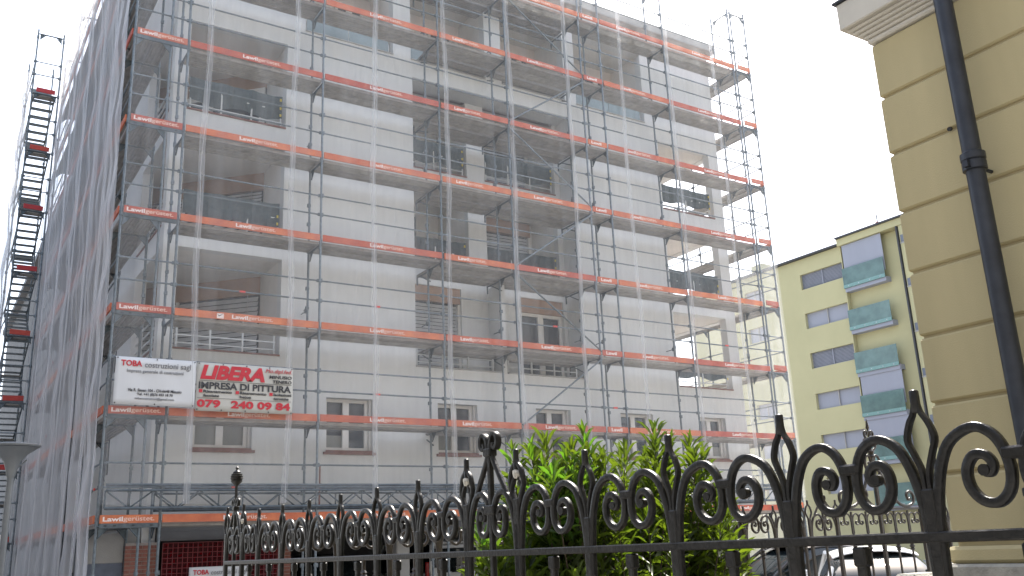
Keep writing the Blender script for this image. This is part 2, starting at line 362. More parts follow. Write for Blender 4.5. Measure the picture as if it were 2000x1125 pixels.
def railing(parent, x0, x1, sill, y, style, h=.82):
    r = MB(); n = max(2, round((x1 - x0) / .85)); 
    base = MB()
    for i in range(n + 1):
        x = x0 + .06 + (x1 - x0 - .12) * i / n; base.box(x - .018, x + .018, y - .02, y + .02, sill + .02, sill + (h if style != 'glass' else .3))
    zs = (.14, .31, .48, .65, h) if style == 'rails' else (.17, .5, h)
    for z in zs: base.box(x0 + .02, x1 - .02, y - .013, y + .013, sill + z - .013, sill + z + .013)
    rl = base.build('railing', M['railw'], parent)
    if style in ('screen', 'half', 'low'):
        a = {'screen': .24, 'half': .42, 'low': .30}[style]
        # slightly rippled cloth
        N = 24; v = []; f = []
        for j, z in enumerate((sill + a, sill + (a + h) / 2, sill + h + .03)):
            for i in range(N + 1): v.append((x0 + .03 + (x1 - x0 - .06) * i / N, y - .035 + .012 * math.sin(i * 1.7 + j) + (.02 * random.random() if j < 2 else 0), z + (.05 * math.sin(i * .5 + x0) * (j == 0)) - .025 * (j == 2) * abs(math.sin(i * math.pi / (N / n)))))
        for j in range(2):
            for i in range(N): f.append((j * (N + 1) + i, j * (N + 1) + i + 1, (j + 1) * (N + 1) + i + 1, (j + 1) * (N + 1) + i))
        s = MB(); s.add(v, f); b = s.build('privacy_screen', M['screen'], rl)
        mdf = b.modifiers.new('t', 'SOLIDIFY'); mdf.thickness = .004
        for z in (.74, .52, .34)[: 2 if style == 'half' else 3]:
            if random.random() < .6: B('tie', M['yclip'], rl, (x1 - .1, x1 - .06, y - .07, y - .05, sill + z - .03, sill + z + .03))
    if style == 'glass':
        for i in range(2):
            a = x0 + .05 + (x1 - x0 - .1) * i / 2; b = a + (x1 - x0 - .1) / 2 - .02
            B('pane', M['bglass'], rl, (a, b, y - .03, y - .02, sill + .08, sill + .88))
    return rl
def sill(x0, x1, z, y0=None, y1=None, m='sillred'):
    B('sill', M[m], BL, (x0 + .002, x1 - .002, YF - .035, YF + .28, z + .001, z + .035))
def room(x0, x1, y0, y1, z0, z1):
    """loggia shell: floor, ceiling, sides, back as one inside box"""
    mb = MB()
    mb.quad((x0, y0, z0), (x1, y0, z0), (x1, y1, z0), (x0, y1, z0)); mb.quad((x0, y0, z1), (x0, y1, z1), (x1, y1, z1), (x1, y0, z1))
    mb.quad((x0, y0, z0), (x0, y1, z0), (x0, y1, z1), (x0, y0, z1)); mb.quad((x1, y0, z0), (x1, y0, z1), (x1, y1, z1), (x1, y1, z0))
    mb.quad((x0, y1, z0), (x1, y1, z0), (x1, y1, z1), (x0, y1, z1))
    return mb.build('loggia_shell', M['soffit'], BL)
# corner loggias at the left (window wall set at 45 degrees)
for i, (a, b) in enumerate(ROW):
    zt = b + .02; zb = a - .05
    mb = MB()
    mb.quad((1.32, 1.32, zb), (3.66, 1.32, zb), (3.66, 5, zb), (1.32, 5, zb)); mb.quad((1.32, 1.32, zt), (1.32, 5, zt), (3.66, 5, zt), (3.66, 1.32, zt))
    mb.quad((3.66, 1.315, zb), (3.66, 1.315, zt), (3.66, 2.6, zt), (3.66, 2.6, zb))
    mb.build('loggia_shell', M['soffit'], BL)
    p = (1.30, 4.95); q = (3.655, 2.6)
    wallseg(MB(), p, q, b - .42, zt - .001, .1).build('blind_box', M['brownpanel'], BL)
    p2, q2 = off(p, q, .0)
    if i < 2:
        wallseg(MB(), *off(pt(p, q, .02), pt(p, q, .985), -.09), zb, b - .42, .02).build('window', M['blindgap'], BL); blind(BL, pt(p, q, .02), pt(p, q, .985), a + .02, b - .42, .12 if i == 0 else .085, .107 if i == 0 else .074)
        wallseg(MB(), pt(p, q, .33), pt(p, q, .35), zb, b - .42, .05).build('frame', M['wframe'], BL)
    else:
        casement(BL, pt(p, q, .02), pt(p, q, .985), a, b - .42, 2, .14)
    sill(1.36, 3.65, a)
    railing(BL, 1.40, 3.62, a + .03, YF + .14, ('rails', 'screen', 'screen')[i])
    B('sill', M['sillred'], BL, (1.02, 1.32, 1.37, 3.9, a + .001, a + .034))
    m = MB()
    for z in (.2, .4, .6, .8): m.box(1.15, 1.18, 1.4, 3.88, a + z, a + z + .03)
    m.build('railing', M['railw'], BL)
# middle loggias: lowest row flush, two rows above set back
def back_window(x0, x1, y, z0, z1, kind):
    B('blind_box', M['brownpanel'], BL, (x0, x1, y - .14, y - .003, z1 - .40, z1 - .002))
    if kind == 'blind':
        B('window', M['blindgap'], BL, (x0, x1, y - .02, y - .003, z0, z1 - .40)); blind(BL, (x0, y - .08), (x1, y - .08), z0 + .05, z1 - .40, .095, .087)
        B('frame', M['wframe'], BL, (x1 - .06, x1 + .02, y - .12, y - .021, z0, z1 - .41))
    else:
        casement(BL, (x0, y - .06), (x1, y - .06), z0, z1 - .40, 2, .09)
a, b = ROW[0]
YR = 1.68
rec = [(7.05, 8.70, 5.86, 8.20), (10.55, 12.0, 5.86, 8.20), (7.031, 8.98, *ROW[1]), (9.55, 11.95, *ROW[1]), (7.031, 8.98, *ROW[2]), (9.55, 11.95, *ROW[2])]
wall_holes(MB(), 7.031, 12.119, 5.85, 13.659, rec, YR, .2).build('recessed_wall', M['plaster'], BL)
back_window(7.052, 8.69, YR + .19, 5.86, 8.20, 'blind'); back_window(10.552, 11.99, YR + .19, 5.86, 8.20, 'glass')
B('divider', M['plaster'], BL, (9.52, 9.66, YF + .02, YR - .002, 5.9, 8.30))
sill(7.03, 9.52, a, m='concrete'); sill(9.66, 12.12, a, m='concrete')
railing(BL, 7.06, 9.35, a + .03, YF + .14, 'rails'); railing(BL, 9.70, 12.0, a + .03, YF + .14, 'half')
mb = MB()
mb.quad((7.03, YF + .261, 5.88), (12.12, YF + .261, 5.88), (12.12, YR + .01, 5.88), (7.03, YR + .01, 5.88)); mb.quad((7.03, YF + .261, 13.66), (7.03, YR + .01, 13.66), (12.12, YR + .01, 13.66), (12.12, YF + .261, 13.66))
mb.quad((12.12, YF + .261, 5.88), (12.12, YF + .261, 13.66), (12.12, YR, 13.66), (12.12, YR, 5.88)); mb.quad((7.03, YF + .261, 5.88), (7.03, YR, 5.88), (7.03, YR, 13.66), (7.03, YF + .261, 13.66))
mb.build('recess_reveal', M['plaster'], BL)
for k, (a, b) in enumerate(ROW[1:]):
    room(7.028, 8.982, YR + .2, 3.4, a - .05, b + .02); room(9.548, 11.952, YR + .2, 3.0, a - .05, b + .02)
    casement(BL, (7.1, 3.34), (8.3, 3.34), a - .04, b - .1, 3, .05); back_window(9.7, 11.8, 3.0, a - .04, b + .01, 'blind')
    B('sill', M['sillred'], BL, (7.032, 8.978, YR - .03, YR + .22, a + .001, a + .03)); B('sill', M['sillred'], BL, (9.552, 11.948, YR - .03, YR + .22, a + .001, a + .03))
    railing(BL, 7.06, 8.95, a + .03, YR + .1, 'screen'); railing(BL, 9.58, 11.92, a + .03, YR + .1, 'screen')
# right corner loggias, open on both sides
for i, (a, b) in enumerate(ROW):
    zt = b + .02; zb = a - .05; mb = MB()
    mb.quad((15.54, 1.31, zb), (17.89, 1.31, zb), (17.89, 4.45, zb), (15.54, 4.45, zb)); mb.quad((15.54, 1.31, zt), (15.54, 4.45, zt), (17.89, 4.45, zt), (17.89, 1.31, zt))
    mb.quad((15.54, 1.31, zb), (15.54, 4.45, zb), (15.54, 4.45, zt), (15.54, 1.31, zt)); mb.quad((15.54, 4.45, zb), (17.89, 4.45, zb), (17.89, 4.45, zt), (15.54, 4.45, zt))
    mb.build('loggia_shell', M['soffit'], BL)
    sill(15.55, 17.72, a); railing(BL, 15.58, 17.7, a + .03, YF + .14, 'low' if i != 1 else 'screen')
    B('sill', M['sillred'], BL, (17.87, 18.17, 1.42, 4.38, a + .001, a + .03))
    m = MB()
    for z in (.2, .5, .98): m.box(18.0, 18.03, 1.42, 4.38, a + z, a + z + .03)
    m.build('railing', M['railw'], BL)
# top floor terraces
for (x0, x1) in TOPS:
    room(x0 - .002, x1 + .002, YF + .26, 2.5, 14.10, 16.57)
    casement(BL, (x0 + (x1 - x0) * .55, 2.44), (x1 - .25, 2.44), 14.12, 16.2, 2, .08)
    B('sill', M['concrete'], BL, (x0 + .002, x1 - .002, YF - .03, YF + .27, 14.171, 14.20))
    railing(BL, x0 + .02, x1 - .02, 14.2, YF + .14, 'glass')
# row of small windows above the garage
for (x0, x1) in WINS:
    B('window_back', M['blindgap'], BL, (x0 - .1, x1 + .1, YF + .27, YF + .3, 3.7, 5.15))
    casement(BL, (x0 + .005, YF + .19), (x1 - .06, YF + .19), 3.87, 5.045, 2, .075, curtain=True)
    B('shutter_rail', M['soffit'], BL, (x1 - .055, x1 - .005, YF + .1, YF + .24, 3.87, 5.045))
    B('sill', M['sillred'], BL, (x0 - .06, x1 + .06, YF - .06, YF + .2, 3.77, 3.828), (x0 + .003, x1 - .003, YF - .03, YF + .2, 3.829, 3.868))
# open ground floor
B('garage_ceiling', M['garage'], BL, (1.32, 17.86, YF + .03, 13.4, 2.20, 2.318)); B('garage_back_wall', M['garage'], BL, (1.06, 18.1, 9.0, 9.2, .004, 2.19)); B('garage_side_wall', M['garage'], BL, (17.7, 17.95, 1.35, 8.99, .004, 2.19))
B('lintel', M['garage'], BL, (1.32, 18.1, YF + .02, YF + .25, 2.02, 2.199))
for x0, x1 in ((6.62, 6.95), (9.75, 10.1), (12.9, 13.2), (16.4, 16.7)): B('pillar', M['concrete'], BL, (x0, x1, YF + .28, YF + .6, .004, 2.195), bev=.02)
def brick_pier(x0, x1, y0, y1, h):
    p = B('brick_pier', M['mortar'], BL, (x0 + .012, x1 - .012, y0 + .012, y1 - .012, .004, h)); mb = MB(); z = .01; r = 0
    while z + .065 < h:
        n = max(1, round((x1 - x0) / .25)); wv = (x1 - x0) / n; s = (r % 2) * wv / 2; e = [x0] + [x0 + s + wv * i for i in range(0 if s else 1, n)] + [x1]
        for u, v in zip(e, e[1:]): mb.box(u + .005, v - .005, y0 + random.random() * .004, y1, z, z + .063)
        z += .075; r += 1
    mb.build('brickwork', M['brick'], p, kind='stuff')
brick_pier(.71, 1.35, YF - .02, YF + .3, 2.0); brick_pier(3.81, 4.13, YF + .3, YF + .6, 2.0)
for k in range(3): B('wall_panel', M['bluepanel' if k % 2 else 'concrete'], BL, (-.1, .70, YF + .1, YF + .25, .55 + k * .55, 1.09 + k * .55))  # blue-grey panel puts the shade of the beams into its colour
B('lower_wall', M['concrete'], BL, (.75, 1.04, YF + .32, 9.0, .004, 2.3))

# ------------------------------------------------------------------ scaffolding
Z0 = 2.486; DECK = Z0 - .15
cache = {}
def standard_mesh(z0, z1, key):
    k = ('st', z0, z1)
    if k not in cache:
        mb = MB(); mb.tube((0, 0, z0), (0, 0, z1), .026, 8)
        z = DECK - 2
        while z < z1:
            for dz, r, h in ((-.06, .038, .10), (.62, .036, .05), (1.08, .036, .05), (1.0, .031, .02)):
                if z0 < z + dz and z + dz + h < z1: mb.tube((0, 0, z + dz), (0, 0, z + dz + h), r, 8)
            for dz in (.64, 1.10):
                if z0 < z + dz < z1 - .1: mb.box(-.05, -.02, -.03, .03, z + dz - .04, z + dz + .04)
            z += 2
        mb.box(-.075, .075, -.075, .075, z0, z0 + .01)
        cache[k] = mb.mesh('standard', M['steel'], 35)
    return cache[k]
def plank_mesh(L, wd=.315):
    k = ('pl', round(L, 3), wd)
    if k not in cache:
        # ribbed steel plank seen from below: a comb of folds
        prof = [(0, 0), (0, -.065), (.02, -.065), (.02, -.03), (.07, -.03), (.075, -.045), (.10, -.045), (.105, -.03), (.15, -.03), (.155, -.045), (.18, -.045), (.185, -.03), (.225, -.03), (.23, -.045), (.255, -.045), (.26, -.03), (wd - .02, -.03), (wd - .02, -.065), (wd, -.065), (wd, 0)]
        mb = MB(); n = len(prof); vs = [(.03, y, z) for y, z in prof] + [(L - .03, y, z) for y, z in prof]
        mb.add(vs, [(i, (i + 1) % n, n + (i + 1) % n, n + i) for i in range(n)])
        mb.box(.02, .05, .03, wd - .03, -.06, -.031); mb.box(L - .05, L - .02, .03, wd - .03, -.06, -.031)
        cache[k] = mb.mesh('deck_plank', M['plank'])
    return cache[k]
def rail_mesh(L):
    k = ('ra', round(L, 3))
    if k not in cache:
        mb = MB(); mb.tube((0, 0, 0), (L, 0, 0), .0185, 8)
        for x in (.03, L - .03): mb.box(x - .03, x + .03, -.022, .022, -.03, .03)
        cache[k] = mb.mesh('guard_rail', M['steel'], 35)
    return cache[k]
def toe_mesh(L, red=False):
    k = ('to', round(L, 3), red)
    if k not in cache: cache[k] = MB().box(.035, L - .035, -.016, .016, -.15, 0, bev=.004).mesh('toe_board', M['toered' if red else 'toe'])
    return cache[k]
def frame_mesh(depth):
    k = ('fr', depth)
    if k not in cache:
        mb = MB(); mb.tube((0, 0, -.055), (0, depth, -.055), .024, 8)
        for y, s in ((.0, 1), (depth, -1)):
            mb.add([(-.006, y + s * .03, -.07), (-.006, y + s * .16, -.07), (-.006, y + s * .03, -.25), (.006, y + s * .03, -.07), (.006, y + s * .16, -.07), (.006, y + s * .03, -.25)], [(0, 1, 2), (5, 4, 3), (0, 3, 4, 1), (1, 4, 5, 2), (2, 5, 3, 0)])
            mb.tube((0, y + s * .02, -.26), (0, y + s * .2, -.06), .014, 6)
        cache[k] = mb.mesh('transom', M['steeld'], 35)
    return cache[k]
def console_mesh():
    if 'co' not in cache:
        mb = MB(); mb.tube((0, 0, -.055), (0, .70, -.055), .022, 8); mb.tube((0, 0, -.34), (0, .52, -.07), .016, 6); mb.tube((0, .70, -.25), (0, .70, .0), .022, 8)
        cache['co'] = mb.mesh('console_bracket', M['steeld'], 35)
    return cache['co']
def letters(board, L, k):
    if L < .9: a, b, full = .2, .68, False
    elif L < 1.5: a, b, full = .08, .90, True
    elif L < 2.3: a, b, full = .20, .58, True
    elif L < 2.7: a, b, full = .26, .62, True
    else: a, b, full = .38, .66, True
    x0 = L * a; x1 = L * b; z0, z1 = -.128, -.032
    if full:
        xm = x0 + (x1 - x0) * .385
        text(board, 'Lawil', x0, xm, z0 + .012, z1, -.017, M['letter'], .03); text(board, 'gerüstet.', xm + .008, x1, z0 - .012 + .006, z1, -.017, M['letter2'], .015)
    else: text(board, 'Lawil', x0, x1, z0 + .01, z1, -.017, M['letter'], .03)
def run(name, label, org, rz, bays, kmax, depth=.73, lettering=True, wide=(), mirror=False, base=0, first_post=True, post_top=18.6, toered=False, doubles=()):
    """one straight run of facade scaffold; local x runs along it, local +y points to the wall"""
    t = empty(name, (org[0], org[1], 0), label, 'scaffold', None, rz); s = -1 if mirror else 1
    xs = [0]
    for L in bays: xs.append(xs[-1] + L)
    for i, x in enumerate(xs):
        if i == 0 and not first_post: continue
        for y, zt in ((0, post_top), (s * depth, post_top)):
            inst('standard', standard_mesh(.02, zt, 0), t, (x - (.04 if i == len(xs) - 1 and lettering else 0), y, 0), (0, 0, random.choice((0, R(90), R(180)))))
        if i in doubles: inst('standard', standard_mesh(.02, post_top, 0), t, (x - .07, 0, 0))
        for k in range(0, kmax + 1): inst('transom', frame_mesh(s * depth), t, (x + .028, 0, DECK + 2 * k))
        inst('transom', frame_mesh(s * depth), t, (x + .028, 0, post_top - .08))
    for i, L in enumerate(bays):
        x = xs[i]
        for k in range(0, kmax + 1):
            zt = Z0 + 2 * k; zd = zt - .15
            tb = inst('toe_board', toe_mesh(L, toered), t, (x, -.045 if not mirror else .045, zt), (R(random.uniform(-1.2, 1.2)), R(random.uniform(-.12, .12)), 0))
            if lettering: letters(tb, L, k)
            for j in range(2):
                y0 = (.035 + j * .335)
                inst('deck_plank', plank_mesh(L), t, (x, y0 if not mirror else -y0 - .315, zd - .002 * j - .001))
            if i in wide and 1 <= k:
                for j in range(2): inst('deck_plank', plank_mesh(L), t, (x, .755 + .325 * j, zd - .004))
            for h in (.5, .95): inst('guard_rail', rail_mesh(L), t, (x, .03 * s, zt + h))
            if k < 3 and random.random() < .5: B('tie', M['clip'], t, (x + L * .43, x + L * .43 + .12, -.012, .012 , zt + .48, zt + .52))
    for i, x in enumerate(xs):
        if any(i in (j, j + 1) for j in wide):
            for k in range(1, kmax + 1): inst('console_bracket', console_mesh(), t, (x + .06, .73, DECK + 2 * k - .005))
    return t, xs
KM = 7
FS, xs = run('front_scaffold', 'grey tube scaffold with orange toe boards along the front of the white block', (1.09, 0), 0, [3.07, 3.07, 2.07, 2.57, .73, 2.57, 3.07], KM, wide=(2, 3))
# board with the square mark in front of the words
mk = B('mark', M['letter'], FS, (.86, 1.00, -.066, -.063, Z0 + 4 - .135, Z0 + 4 - .03)); mk2 = MB()
mk2.add([(.865, -.068, Z0 + 3.965), (.90, -.068, Z0 + 3.90), (.99, -.068, Z0 + 3.962), (.955, -.068, Z0 + 3.95), (.90, -.068, Z0 + 3.925)], [(0, 1, 4), (1, 2, 3, 4)]); mk2.build('zigzag', M['ink'], mk)
# zigzag braces between two posts
for k in range(1, 8):
    za, zb = DECK + 2 * (k - 1) + .1, DECK + 2 * k - .1; xa, xb = xs[3], xs[4]
    p, q = ((xa, za), (xb, zb)) if k % 2 == 0 else ((xa, zb), (xb, za))
    MB().tube((p[0], -.06, p[1]), (q[0], -.06, q[1]), .022, 8).build('diagonal_brace', M['steel'], FS, 35)
# anchor ties to the wall and little couplers
for i, x in enumerate(xs[1:]):
    for k in (0, 2, 4, 6):
        z = Z0 + 2 * k + .42
        MB().tube((x - .1, .70, z), (x + .02, .76, z), .012, 6).tube((x - .03, .74, z - .04), (x - .03, .74, z + .05), .04, 8).tube((x - .03, .74, z), (x - .03, 1.04, z), .012, 6).build('anchor_tie', M['steeld'], FS, 35)
# lattice girder above the lowest deck
def girder(parent, x0, x1, y):
    g = MB()
    g.tube((x0, y, 3.02), (x1, y, 3.02), .028, 8); go = g.build('lattice_girder', M['steeld'], parent, 35)
    MB().tube((x0, y - .02, 2.92), (x1, y - .02, 2.92), .022, 8).build('chord', M['steeld'], go, 35); MB().tube((x0, y, 2.60), (x1, y, 2.60), .028, 8).build('chord', M['steeld'], go, 35)
    x = x0; i = 0; st = .42
    while x + st <= x1:
        a, b = ((2.60, 2.92) if i % 2 else (2.92, 2.60)); MB().tube((x, y, a), (x + st, y, b), .016, 6).build('web_bar', M['steeld'], go, 35)
        if i % 3 == 0: MB().tube((x, y + .01, 2.6), (x, y + .01, 2.92), .016, 6).build('web_post', M['steeld'], go, 35)
        x += st; i += 1
girder(FS, -1.0, 17.2, -.10); girder(FS, .05, 17.0, .83)
for x, h, m in ((3.0, 3.35, 'steeld'), (3.35, 3.48, 'sillred'), (7.5, 3.3, 'steeld'), (10.2, 3.35, 'sillred')): MB().tube((x, .55, 2.6), (x, .55, h), .02, 8).tube((x, .55, 3.06), (x, .55, 3.1), .045, 8).build('jack_spindle', M[m], FS, 35)
LS, _ = run('side_scaffold', 'scaffold behind grey netting along the left side of the white block', (0, 13.4), R(-90), [3.07, 3.07, 3.07, 3.07, 1.12], KM, mirror=False, lettering=False)
# left run: local x from far to near, wall on +x world side
CORNER = LS
for k in range(0, KM + 1):
    zt = Z0 + 2 * k; tb = inst('toe_board', toe_mesh(1.09), FS, (-1.09, -.045, zt), (0, R(random.uniform(-.2, .2)), 0)); letters(tb, 1.09, k)
    for h in (.5, .95): inst('guard_rail', rail_mesh(1.09), FS, (-1.09, .03, zt + h))
    B('deck_edge', M['steeld'], FS, (-1.05, -.04, -.055, -.02, zt - .235, zt - .155))
    for j in range(6): 
        if k % 2 == 0 and j in (0, 1, 3, 5): B('slot', M['dark'], FS, (-.98 + j * .16, -.93 + j * .16, -.058, -.0555, zt - .205, zt - .18))
inst('transom', frame_mesh(.73), FS, (-1.06, 0, 18.5))
RS, _ = run('side_scaffold', 'scaffold turning the corner along the right side of the white block', (18.97, 0), R(90), [3.07, 3.07, 3.07, 3.07], KM, .64, mirror=False, lettering=False)
for k in range(0, KM + 1):
    zt = Z0 + 2 * k; tb = inst('toe_board', toe_mesh(.60), FS, (17.26, -.045, zt + .05))
    for h in (.5, .95): inst('guard_rail', rail_mesh(.70), FS, (17.18, .03, zt + h))
    inst('transom', frame_mesh(.62), FS, (17.84, -.02, zt - .12), (0, 0, R(90)))
# stair tower at the far left end
ST = empty('stair_tower', (-1.02, 12, 0), 'narrow scaffold stair tower with red toe boards beyond the grey netting', 'scaffold')
for x in (0, .76):
    for y in (0, 2.57): inst('standard', standard_mesh(.02, 18.6, 0), ST, (x, y, 0))
for k in range(0, 8):
    zt = Z0 + 2 * k
    inst('toe_board', toe_mesh(.62, True), ST, (.07, -.04, zt + .03), (0, R(random.uniform(-2, 2)), 0)); inst('deck_plank', plank_mesh(.70), ST, (.03, 0, zt - .15)); inst('deck_plank', plank_mesh(.70), ST, (.03, 2.2, zt - .95))
    inst('transom', frame_mesh(.7), ST, (.73, 0, zt - .12), (0, 0, R(90))); 
    for h in (.5, .95): inst('guard_rail', rail_mesh(.76), ST, (0, 0, zt + h)); inst('guard_rail', rail_mesh(2.57), ST, (0, 0, zt + h), (0, 0, R(90)))
    for (ya, yb, za, zb) in ((2.3, .3, zt - .95, zt - .15), (.3, 2.3, zt - .15, zt + 1.05)):
        for xx in (.06, .68): MB().tube((xx, ya, za), (xx, yb, zb), .025, 6).build('stringer', M['steel'], ST, 35)
        for j in range(6): t = (j + .5) / 6; inst('tread', cache.setdefault('tr', MB().box(.075, .665, -.09, .09, -.015, .015).mesh('tread', M['steel'])), ST, (0, ya + (yb - ya) * t, za + (zb - za) * t))
inst('transom', frame_mesh(.7), ST, (.73, 0, 18.5), (0, 0, R(90)))

# ------------------------------------------------------------------ netting
def net_sheet(name, label, p0, p1, z0, z1, matr, group, amp=.02, nx=16, nz=16, fold=0, hem=None, outward=(0, -1), seed=0):
    rn = random.Random(seed); p0 = Vector((*p0, 0)); p1 = Vector((*p1, 0)); o = Vector((*outward, 0)); v = []; f = []
    ph = [rn.uniform(0, 6.3) for _ in range(8)]
    for j in range(nz + 1):
        z = z0 + (z1 - z0) * j / nz
        for i in range(nx + 1):
            t = i / nx; d = amp * (math.sin(t * 9 + ph[0] + z * .3) + .6 * math.sin(t * 23 + ph[1] - z * .23)) + fold * abs(math.sin(t * 31 + ph[2] + .35 * math.sin(z * .5 + ph[3]))) * (.5 + .5 * math.sin(t * 7 + ph[4]))
            d += amp * 1.4 * math.sin(z * 3.14 + ph[5]) * math.sin(t * 3.14)
            q = p0.lerp(p1, t) + o * d; v.append((q.x, q.y, z))
    for j in range(nz):
        for i in range(nx): f.append((j * (nx + 1) + i, j * (nx + 1) + i + 1, (j + 1) * (nx + 1) + i + 1, (j + 1) * (nx + 1) + i))
    mb = MB(); mb.add(v, f); ob = mb.build(name, matr, None, True); tag(ob, label, 'netting', group)
    if hem:
        dr = (p1 - p0).normalized(); hb = MB(); hv = []; hf = []
        for j in range(nz + 1):
            z = z0 + (z1 - z0) * j / nz; x = .03 * math.sin(z * .7 + ph[6]) + .015 * math.sin(z * 2.1 + ph[7])
            for k, e in enumerate((-.065, -.02, .02, .065)):
                q = p1 + dr * (x + e) + o * (.05 + .015 * (k % 2)); hv.append((q.x, q.y, z))
        for j in range(nz):
            for k in range(3): hf.append((j * 4 + k, j * 4 + k + 1, (j + 1) * 4 + k + 1, (j + 1) * 4 + k))
        hb.add(hv, hf); h = hb.build('hem', hem, ob, True)
        cb = MB()
        for j in range(nz):
            za = z0 + (z1 - z0) * j / nz; zb = z0 + (z1 - z0) * (j + 1) / nz
            xa = .03 * math.sin(za * .7 + ph[6]) + .02 * math.sin(za * 3.1); xb = .03 * math.sin(zb * .7 + ph[6]) + .02 * math.sin(zb * 3.1)
            a = p1 + dr * xa + o * .075; b = p1 + dr * xb + o * .075; cb.tube((a.x, a.y, za), (b.x, b.y, zb), .0035, 5, cap=False)
        cb.build('cord', M['cord'], ob)
    return ob
seam = [-.45] + [1.48 + 1.95 * i for i in range(9)] + [18.99]
seam[0] = -.02
ordn = ['at the left corner', 'second', 'third', 'fourth', 'fifth', 'sixth', 'seventh', 'eighth', 'ninth', 'tenth']
for i in range(10):
    lab = 'fine white net strip hanging on the front scaffold, ' + ('at its left corner' if i == 0 else 'at its right end' if i == 9 else ordn[i] + ' strip from the left corner')
    net_sheet('safety_net', lab, (seam[i], -.13), (seam[i + 1], -.13), 2.66, 18.4, M['netf'], 'white nets on the front scaffold', .012, 14, 30, hem=M['nets'] if i < 9 else None, seed=i)
yl = [-.05, 1.2, 2.9, 5.2, 8.0, 11.0, 13.5]
for i in range(6):
    lab = 'grey dust net on the left side scaffold, ' + ('nearest strip at the corner' if i == 0 else 'farthest strip' if i == 5 else ordn[i] + ' strip from the corner')
    net_sheet('dust_net', lab, (-.14, yl[i]), (-.14, yl[i + 1]), .15, 19.2, M['netl'], 'grey nets on the left side', .03, 60, 40, fold=.05, hem=M['netlh'], outward=(-1, 0), seed=50 + i)
net_sheet('dust_net', 'pale net on the right side of the scaffold, beside the yellow flats', (19.08, 0), (19.08, 12.2), .5, 18.2, M['netf'], 'nets on the right side', .02, 30, 30, outward=(1, 0), seed=90)
net_sheet('dust_net', 'pale net on the outer side of the stair tower', (-1.12, 12.0), (-1.12, 15.5), 1, 17.2, M['netl'], 'nets on the stair tower', .04, 20, 30, fold=.05, outward=(-1, 0), seed=91)

# ------------------------------------------------------------------ banners
def eyelets(parent, x0, x1, z0, z1, y, n=4):
    for i in range(n):
        for z in (z0 + .025, z1 - .025): x = x0 + .03 + (x1 - x0 - .06) * i / (n - 1); inst('eyelet', cache.setdefault('ey', MB().tube((0, 0, 0), (0, -.006, 0), .013, 8).mesh('eyelet', M['dark'])), parent, (x, y, z))
def banner_sheet(name, label, w_, h_, matr, loc, ry=0):
    t = empty(name, loc, label, 'banner'); t.rotation_euler = (0, R(ry), 0); v = []; f = []; nx = 20; nz = 8
    for j in range(nz + 1):
        for i in range(nx + 1): v.append((w_ * i / nx, .006 * math.sin(i * .8 + j * .4) , h_ * j / nz))
    for j in range(nz):
        for i in range(nx): f.append((j * (nx + 1) + i, j * (nx + 1) + i + 1, (j + 1) * (nx + 1) + i + 1, (j + 1) * (nx + 1) + i))
    mb = MB(); mb.add(v, f); s = mb.build('sheet', matr, t, True); md = s.modifiers.new('t', 'SOLIDIFY'); md.thickness = .003; return t
def toba(t, w_, h_, y):
    X = lambda a: (a - 115) / 785 * w_; Z = lambda b: h_ - (b - 110) / 465 * h_
    text(t, 'TOBA', X(165), X(365), Z(200), Z(142), y, M['inkr'], .03); text(t, 'costruzioni sagl', X(392), X(845), Z(222), Z(150), y, M['inkg'], .005); text(t, 'Impresa generale di costruzioni', X(225), X(775), Z(270), Z(228), y, M['inkg'], 0)
    text(t, 'Via R. Simen 104 - CH-6648 Minusio', X(245), X(765), Z(445), Z(415), y, M['ink'], .015); text(t, 'Tel. +41 (0)76 453 18 70', X(335), X(680), Z(488), Z(456), y, M['ink'], .015); text(t, 'tobacostruzioni@gmail.com', X(315), X(695), Z(528), Z(498), y, M['inkg'], 0)
t = banner_sheet('banner', 'white banner reading TOBA costruzioni sagl on the scaffold corner', 1.48, .91, M['banner'], (.08, -.20, 4.49)); toba(t, 1.48, .91, -.012); eyelets(t, 0, 1.48, 0, .91, -.012, 3)
t = banner_sheet('banner', 'cream banner reading LIBERA impresa di pittura with red phone number', 1.95, .96, M['banner2'], (1.58, -.205, 4.43)); w_, h_ = 1.95, .96
X = lambda a: (a - 905) / 935 * w_
y = -.012; T = lambda s, a, b, z0, z1, m, bo=0, sh=0: text(t, s, X(a), X(b), z0 * h_, z1 * h_, y, M[m], bo, sh)
T('LIBERA', 935, 1555, .655, .955, 'inkr', .05, .22); T('Mo.dipl.fed.', 1560, 1825, .84, .95, 'inkr', .0, .25); T('MINUSIO', 1600, 1825, .745, .815, 'ink', .02, .1); T('TENERO', 1635, 1825, .645, .715, 'ink', .02, .1)
B('rule', M['ink'], t, (X(925), X(1825), y - .001, y + .004, .620 * h_, .628 * h_)); T('IMPRESA DI PITTURA', 925, 1820, .455, .60, 'ink', .03)
for a, b, u, v in ((930, 1240, 'Risanamento', 'facciate'), (1275, 1575, 'Risanamento', 'beton'), (1605, 1825, 'Isolazioni', 'termiche')):
    B('square_mark', M['inkr'], t, (X(a), X(a + 32), y - .001, y + .004, .375 * h_, .44 * h_)); T(u, a + 42, b, .375, .435, 'ink', .02); T(v, a + 42, a + 42 + (b - a - 42) * (.55 if v == 'facciate' else .42 if v == 'beton' else .85), .29, .35, 'ink', .02)
B('rule', M['ink'], t, (X(915), X(1825), y - .001, y + .004, .262 * h_, .268 * h_)); T('079', 915, 1135, .07, .235, 'inkr', .04); T('240 09 84', 1235, 1815, .07, .235, 'inkr', .04); eyelets(t, 0, w_, 0, h_, y, 5)
